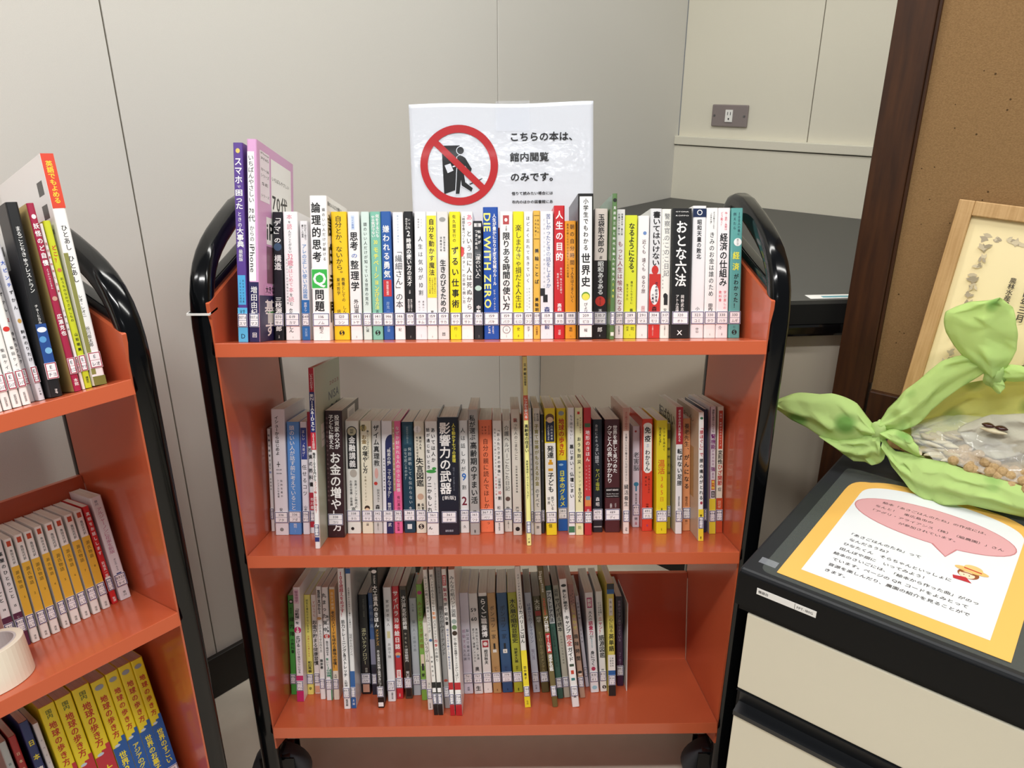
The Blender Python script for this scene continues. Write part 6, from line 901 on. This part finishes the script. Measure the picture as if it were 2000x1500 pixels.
def patch(name, parent, A, B, bulge, seed, n=10, m=5, rough=0.004, mater=None, crisp=True):
    """creased tissue spanned between two edge curves; bulge pushes the middle forwards (-y) and up"""
    rnd = random.Random(seed); a, b = spl(A, n), spl(B, n); V = []
    for i in range(n + 1):
        wd = float(np.linalg.norm(a[i] - b[i])); am = min(rough, wd * 0.10)
        for j in range(m + 1):
            f = min(max(j / m + (rnd.uniform(-.07, .07) if 0 < j < m else 0), 0), 1); q_ = a[i] * (1 - f) + b[i] * f; k = math.sin(math.pi * f)
            q_ = q_ + np.array([0, -bulge * k, bulge * 0.3 * k])
            q_ = q_ + np.array([rnd.uniform(-.4, .4), rnd.uniform(-1, 1) + .7 * (-1) ** j, rnd.uniform(-.4, .4)]) * am
            V.append(tuple(q_))
    F = []
    for i in range(n):
        for j in range(m):
            p0, p1, p2, p3 = i * (m + 1) + j, i * (m + 1) + j + 1, (i + 1) * (m + 1) + j + 1, (i + 1) * (m + 1) + j
            F += [(p0, p1, p2), (p0, p2, p3)] if rnd.random() < .5 else [(p0, p1, p3), (p1, p2, p3)]
    q = MB(); q.add(V, F, mater or M_tissue, True); o = q.build(name, parent, fixn=False)
    sb = o.modifiers.new('s', 'SUBSURF'); sb.levels = 2; sb.render_levels = 2
    me = o.data; cr = me.attributes.new('crease_edge', 'FLOAT', 'EDGE')
    for k in range(len(me.edges)): cr.data[k].value = rnd.choice((0.0, 0.0, 0.45, 0.75, 0.9)) if crisp else 0.0
    sm = o.modifiers.new('t', 'SOLIDIFY'); sm.thickness = 0.0004; sm.offset = 0
    return o
gf = empty('wrapped_gift', MWC @ T(0, 0, CZ), 'gift wrapped in green dotted tissue with twisted ends on the cabinet', 'gift')
M_tissue2 = M_tissue.copy(); M_tissue2.name = 'green_tissue_lining'
for e_, hx_ in zip(M_tissue2.node_tree.nodes['Color Ramp'].color_ramp.elements, ('b4c070', 'dfe08e')): e_.color = hexcol(hx_)
patch('left_bow', gf, [(0.0522, 0.362, 0.0757), (0.0078, 0.36, 0.1119), (-0.0374, 0.355, 0.1128), (-0.0788, 0.35, 0.1027), (-0.1093, 0.345, 0.08)],
      [(0.0569, 0.362, 0.065), (0.0427, 0.355, 0.0458), (0.0067, 0.35, 0.0401), (-0.0594, 0.347, 0.0598), (-0.1073, 0.345, 0.0778)], 0.016, 1)
patch('left_bow_tail', gf, [(0.056, 0.36, 0.0741), (0.0408, 0.35, 0.0663), (0.0069, 0.345, 0.0491), (-0.0222, 0.345, 0.0491)],
      [(0.0737, 0.355, 0.0383), (0.0639, 0.35, 0.0257), (0.026, 0.345, 0.0259), (-0.0208, 0.344, 0.0472)], 0.012, 2)
patch('upper_band', gf, [(0.0534, 0.362, 0.0863), (0.0636, 0.37, 0.1169), (0.0894, 0.38, 0.1575), (0.1205, 0.39, 0.1979), (0.1677, 0.395, 0.2164)],
      [(0.0592, 0.362, 0.0778), (0.0919, 0.37, 0.0862), (0.1077, 0.38, 0.1024), (0.1376, 0.39, 0.1505), (0.1789, 0.395, 0.1984)], 0.01, 3)
patch('fold', gf, [(0.0592, 0.358, 0.0758), (0.0786, 0.362, 0.0835), (0.1006, 0.366, 0.0785)],
      [(0.0628, 0.352, 0.0723), (0.0956, 0.355, 0.0574), (0.1253, 0.36, 0.0497)], 0.01, 4, n=6, m=4)
patch('lower_band', gf, [(0.0586, 0.358, 0.0705), (0.0886, 0.36, 0.0497), (0.1279, 0.356, 0.0521), (0.1887, 0.352, 0.0523), (0.2759, 0.352, 0.0475)],
      [(0.0748, 0.355, 0.0404), (0.111, 0.34, 0.0111), (0.1447, 0.33, 0.0012), (0.1882, 0.33, 0.0088), (0.2844, 0.345, 0.0123)], 0.012, 5, n=13, m=5)
patch('top_bow', gf, [(0.1787, 0.395, 0.1807), (0.1387, 0.39, 0.2059), (0.1126, 0.387, 0.2357), (0.1058, 0.385, 0.2636), (0.1339, 0.387, 0.2824), (0.1667, 0.39, 0.2948)],
      [(0.1847, 0.395, 0.1821), (0.1993, 0.395, 0.213), (0.1984, 0.395, 0.2402), (0.194, 0.395, 0.2613), (0.1848, 0.393, 0.2838), (0.1696, 0.391, 0.2944)], 0.02, 6)
patch('top_bow_tail', gf, [(0.1786, 0.393, 0.1889), (0.173, 0.392, 0.177), (0.1926, 0.391, 0.159)],
      [(0.1858, 0.393, 0.1907), (0.196, 0.392, 0.1782), (0.1979, 0.391, 0.1697)], 0.006, 7, n=5, m=3)
patch('right_band', gf, [(0.1817, 0.395, 0.1937), (0.1977, 0.398, 0.2042), (0.2306, 0.4, 0.2039)],
      [(0.1865, 0.395, 0.1795), (0.2046, 0.398, 0.18), (0.2337, 0.4, 0.1897)], 0.008, 8, n=6, m=4)
patch('back_sheet', gf, [(0.0573, 0.372, 0.0735), (0.1018, 0.395, 0.1089), (0.1446, 0.41, 0.1565), (0.1832, 0.405, 0.1787), (0.2378, 0.41, 0.1929)],
      [(0.0771, 0.378, 0.0686), (0.1269, 0.405, 0.0753), (0.1748, 0.42, 0.0959), (0.2044, 0.42, 0.1111), (0.2496, 0.42, 0.1336)], -0.012, 9, mater=M_tissue2)
# twisted knots
def knot(parent, c, r):
    V = []; F = []; n1, n2 = 14, 10
    for i in range(n1 + 1):
        th = math.pi * i / n1
        for j in range(n2):
            ph = 2 * math.pi * j / n2; rr = r * (1 + .18 * math.sin(3 * ph + 4 * th))
            V.append((c[0] + rr * math.sin(th) * math.cos(ph), c[1] + rr * math.sin(th) * math.sin(ph), c[2] + rr * 1.25 * math.cos(th)))
    for i in range(n1):
        for j in range(n2): F.append((i * n2 + j, i * n2 + (j + 1) % n2, (i + 1) * n2 + (j + 1) % n2, (i + 1) * n2 + j))
    q = MB(); q.add(V, F, M_tissue, True); q.build('knot', parent)
knot(gf, (0.056, 0.36, 0.0741), 0.013)
knot(gf, (0.1811, 0.395, 0.1874), 0.014)
# contents: clear bag, white tissue, peanuts and dried pods
M_nut = mat('peanut_shell', 'b89c72', 0.8, noise=(220, '94774a', 0.8), bump=(260, 0.6))
M_pod = mat('dried_pod', 'b8a878', 0.55, noise=(60, '8c7a50', 0.7))
M_bean = mat('dark_bean', '3a1a14', 0.25, coat=.4)
M_flake = mat('pale_flake', 'cdc3a4', 0.5, noise=(90, 'a89a76', 0.6))
def peanut(mw, label):
    V = []; F = []; n1, n2 = 20, 14
    for i in range(n1 + 1):
        u = i / n1; x = (u - .5) * .032; r = .0085 * math.sqrt(max(1 - (2 * u - 1) ** 4, 0)) * (1 - .28 * math.exp(-((u - .5) / .12) ** 2))
        for j in range(n2):
            ph = 2 * math.pi * j / n2; rr = r * (1 + .05 * math.sin(9 * u * 3.1 + 5 * ph)); V.append((x, rr * math.cos(ph), rr * math.sin(ph)))
    for i in range(n1):
        for j in range(n2): F.append((i * n2 + j, i * n2 + (j + 1) % n2, (i + 1) * n2 + (j + 1) % n2, (i + 1) * n2 + j))
    q = MB(); q.add(V, F, M_nut, True); o = tag(q.build('peanut'), label, 'peanut', 'peanuts in the wrapped gift'); o.matrix_world = mw; return o
def pod(mw, label, m, ln=.036, bend=.006, nm='dried_pod', cat='seed pod', grp='pale dried pods in the wrapped gift'):
    V = []; F = []; n1, n2 = 12, 8
    for i in range(n1 + 1):
        u = i / n1; x = (u - .5) * ln; r = .0055 * math.sin(math.pi * min(max(u, .02), .98)) ** .7
        for j in range(n2):
            ph = 2 * math.pi * j / n2; V.append((x, r * math.cos(ph) * 1.25 + bend * math.sin(math.pi * u), r * .6 * math.sin(ph)))
    for i in range(n1):
        for j in range(n2): F.append((i * n2 + j, i * n2 + (j + 1) % n2, (i + 1) * n2 + (j + 1) % n2, (i + 1) * n2 + j))
    q = MB(); q.add(V, F, m, True); o = tag(q.build(nm), label, cat, grp); o.matrix_world = mw; return o
random.seed(11)
PNUT = [(0.1624, 0.3721, 0.0557), (0.1743, 0.3705, 0.0539), (0.1829, 0.3673, 0.0519), (0.1942, 0.3653, 0.0508), (0.2056, 0.3671, 0.0525), (0.2135, 0.3642, 0.0508), (0.2248, 0.3626, 0.0492), (0.233, 0.3607, 0.0476), (0.2424, 0.3632, 0.0501), (0.2535, 0.3586, 0.0466), (0.1612, 0.3813, 0.0626), (0.1712, 0.3823, 0.0644), (0.1814, 0.3827, 0.0631), (0.1908, 0.3759, 0.0586), (0.2013, 0.3783, 0.0606), (0.2106, 0.3763, 0.0592), (0.2222, 0.3721, 0.0563), (0.2331, 0.3713, 0.0563), (0.2409, 0.3731, 0.0574), (0.2526, 0.3682, 0.0532)]
for i, (s_, t_, z_) in enumerate(PNUT):
    peanut(MWC @ T(s_, t_, CZ + z_) @ Matrix.Rotation(random.uniform(0, 3.1), 4, 'Z') @ Matrix.Rotation(random.uniform(-.5, .5), 4, 'Y'), 'ridged tan peanut shell in the bag along the green wrapper edge')
PODS = [(0.1064, 0.4042, 0.0813), (0.1166, 0.4033, 0.0783), (0.1304, 0.3985, 0.0749), (0.1392, 0.4023, 0.0778), (0.1478, 0.3989, 0.0775), (0.1077, 0.3899, 0.0683), (0.1212, 0.3927, 0.0729), (0.1334, 0.3917, 0.0725), (0.1395, 0.3935, 0.0727), (0.1487, 0.3922, 0.0711), (0.1133, 0.3835, 0.0635), (0.1256, 0.3826, 0.0657), (0.1363, 0.3821, 0.0638), (0.1454, 0.3797, 0.0624), (0.1557, 0.3798, 0.0635), (0.1172, 0.3711, 0.0564), (0.126, 0.3716, 0.0575), (0.1384, 0.3703, 0.0536), (0.1482, 0.3699, 0.0534), (0.1595, 0.3698, 0.0534)]
for i, (s_, t_, z_) in enumerate(PODS):
    pod(MWC @ T(s_, t_, CZ + z_) @ Matrix.Rotation(random.uniform(0, 3.1), 4, 'Z') @ Matrix.Rotation(random.uniform(-.6, .6), 4, 'X'), 'pale dried seed pod in the clear bag near the left knot', (M_pod, M_flake)[i % 2])
padA = [(0.0906, 0.3947, 0.0627), (0.1264, 0.4043, 0.0699), (0.1691, 0.4202, 0.0817), (0.2133, 0.4477, 0.1022), (0.2605, 0.46, 0.1113)]; padB = [(0.1102, 0.3709, 0.0451), (0.1403, 0.3645, 0.0403), (0.1878, 0.3623, 0.0387), (0.2388, 0.3613, 0.0379), (0.287, 0.3604, 0.0372)]
V = []; n_ = 20
for pts in (padB, padA):
    for q_ in spl(pts, n_): V.append((q_[0], q_[1], q_[2]))
for pts in (padB, padA):
    for q_ in spl(pts, n_): V.append((q_[0], q_[1], 0.0005))
m_ = n_ + 1; F = []
for i in range(n_):
    F += [(i, i + 1, m_ + i + 1, m_ + i), (2 * m_ + i, 3 * m_ + i, 3 * m_ + i + 1, 2 * m_ + i + 1), (i, 2 * m_ + i, 2 * m_ + i + 1, i + 1), (m_ + i, m_ + i + 1, 3 * m_ + i + 1, 3 * m_ + i)]
F += [(0, m_, 3 * m_, 2 * m_), (n_, 2 * m_ + n_, 3 * m_ + n_, m_ + n_)]
q = MB(); q.add(V, F, mat('padding_kraft', 'a8946a', 0.8, noise=(120, '86744c', 0.8), bump=(140, 0.8))); q.build('padding', gf)
patch('clear_bag', gf, [(0.0896, 0.3975, 0.0858), (0.1234, 0.4127, 0.0971), (0.1659, 0.43, 0.11), (0.2144, 0.4443, 0.1206), (0.2614, 0.4566, 0.1298)], [(0.1139, 0.3645, 0.0573), (0.1414, 0.3612, 0.0548), (0.1886, 0.3597, 0.0538), (0.2397, 0.3582, 0.0526), (0.2882, 0.3561, 0.051)], 0.012, 21, n=14, m=7, rough=0.005, mater=M_bag)
patch('white_tissue', gf, [(0.1508, 0.4, 0.0927), (0.1881, 0.41, 0.1197), (0.2489, 0.412, 0.1409)], [(0.1664, 0.392, 0.0788), (0.2091, 0.386, 0.0666), (0.2602, 0.386, 0.1022)], 0.004, 22, n=8, m=5, rough=0.003, mater=mat('white_tissue', 'b5b19f', 0.9, bump=(120, 0.5)))
tw = empty('twin_bean', MWC @ T(0.1979, 0.39, CZ + 0.1092), 'dark glossy twin bean with a pale half on the white tissue', 'bean')
for dx in (-.008, .008):
    o = pod(Matrix.Identity(4), 'x', M_bean, .017, .001, 'dark_seed')
    del o['label']; del o['category']; del o['group']
    o.parent = tw; o.matrix_parent_inverse = Matrix.Identity(4); o.matrix_world = tw.matrix_world @ T(dx, 0, .003)
o = pod(Matrix.Identity(4), 'x', M_flake, .034, .001, 'pale_seed')
del o['label']; del o['category']; del o['group']
o.parent = tw; o.matrix_world = tw.matrix_world @ T(0, -.004, -.002)

scene.frame_set(1)
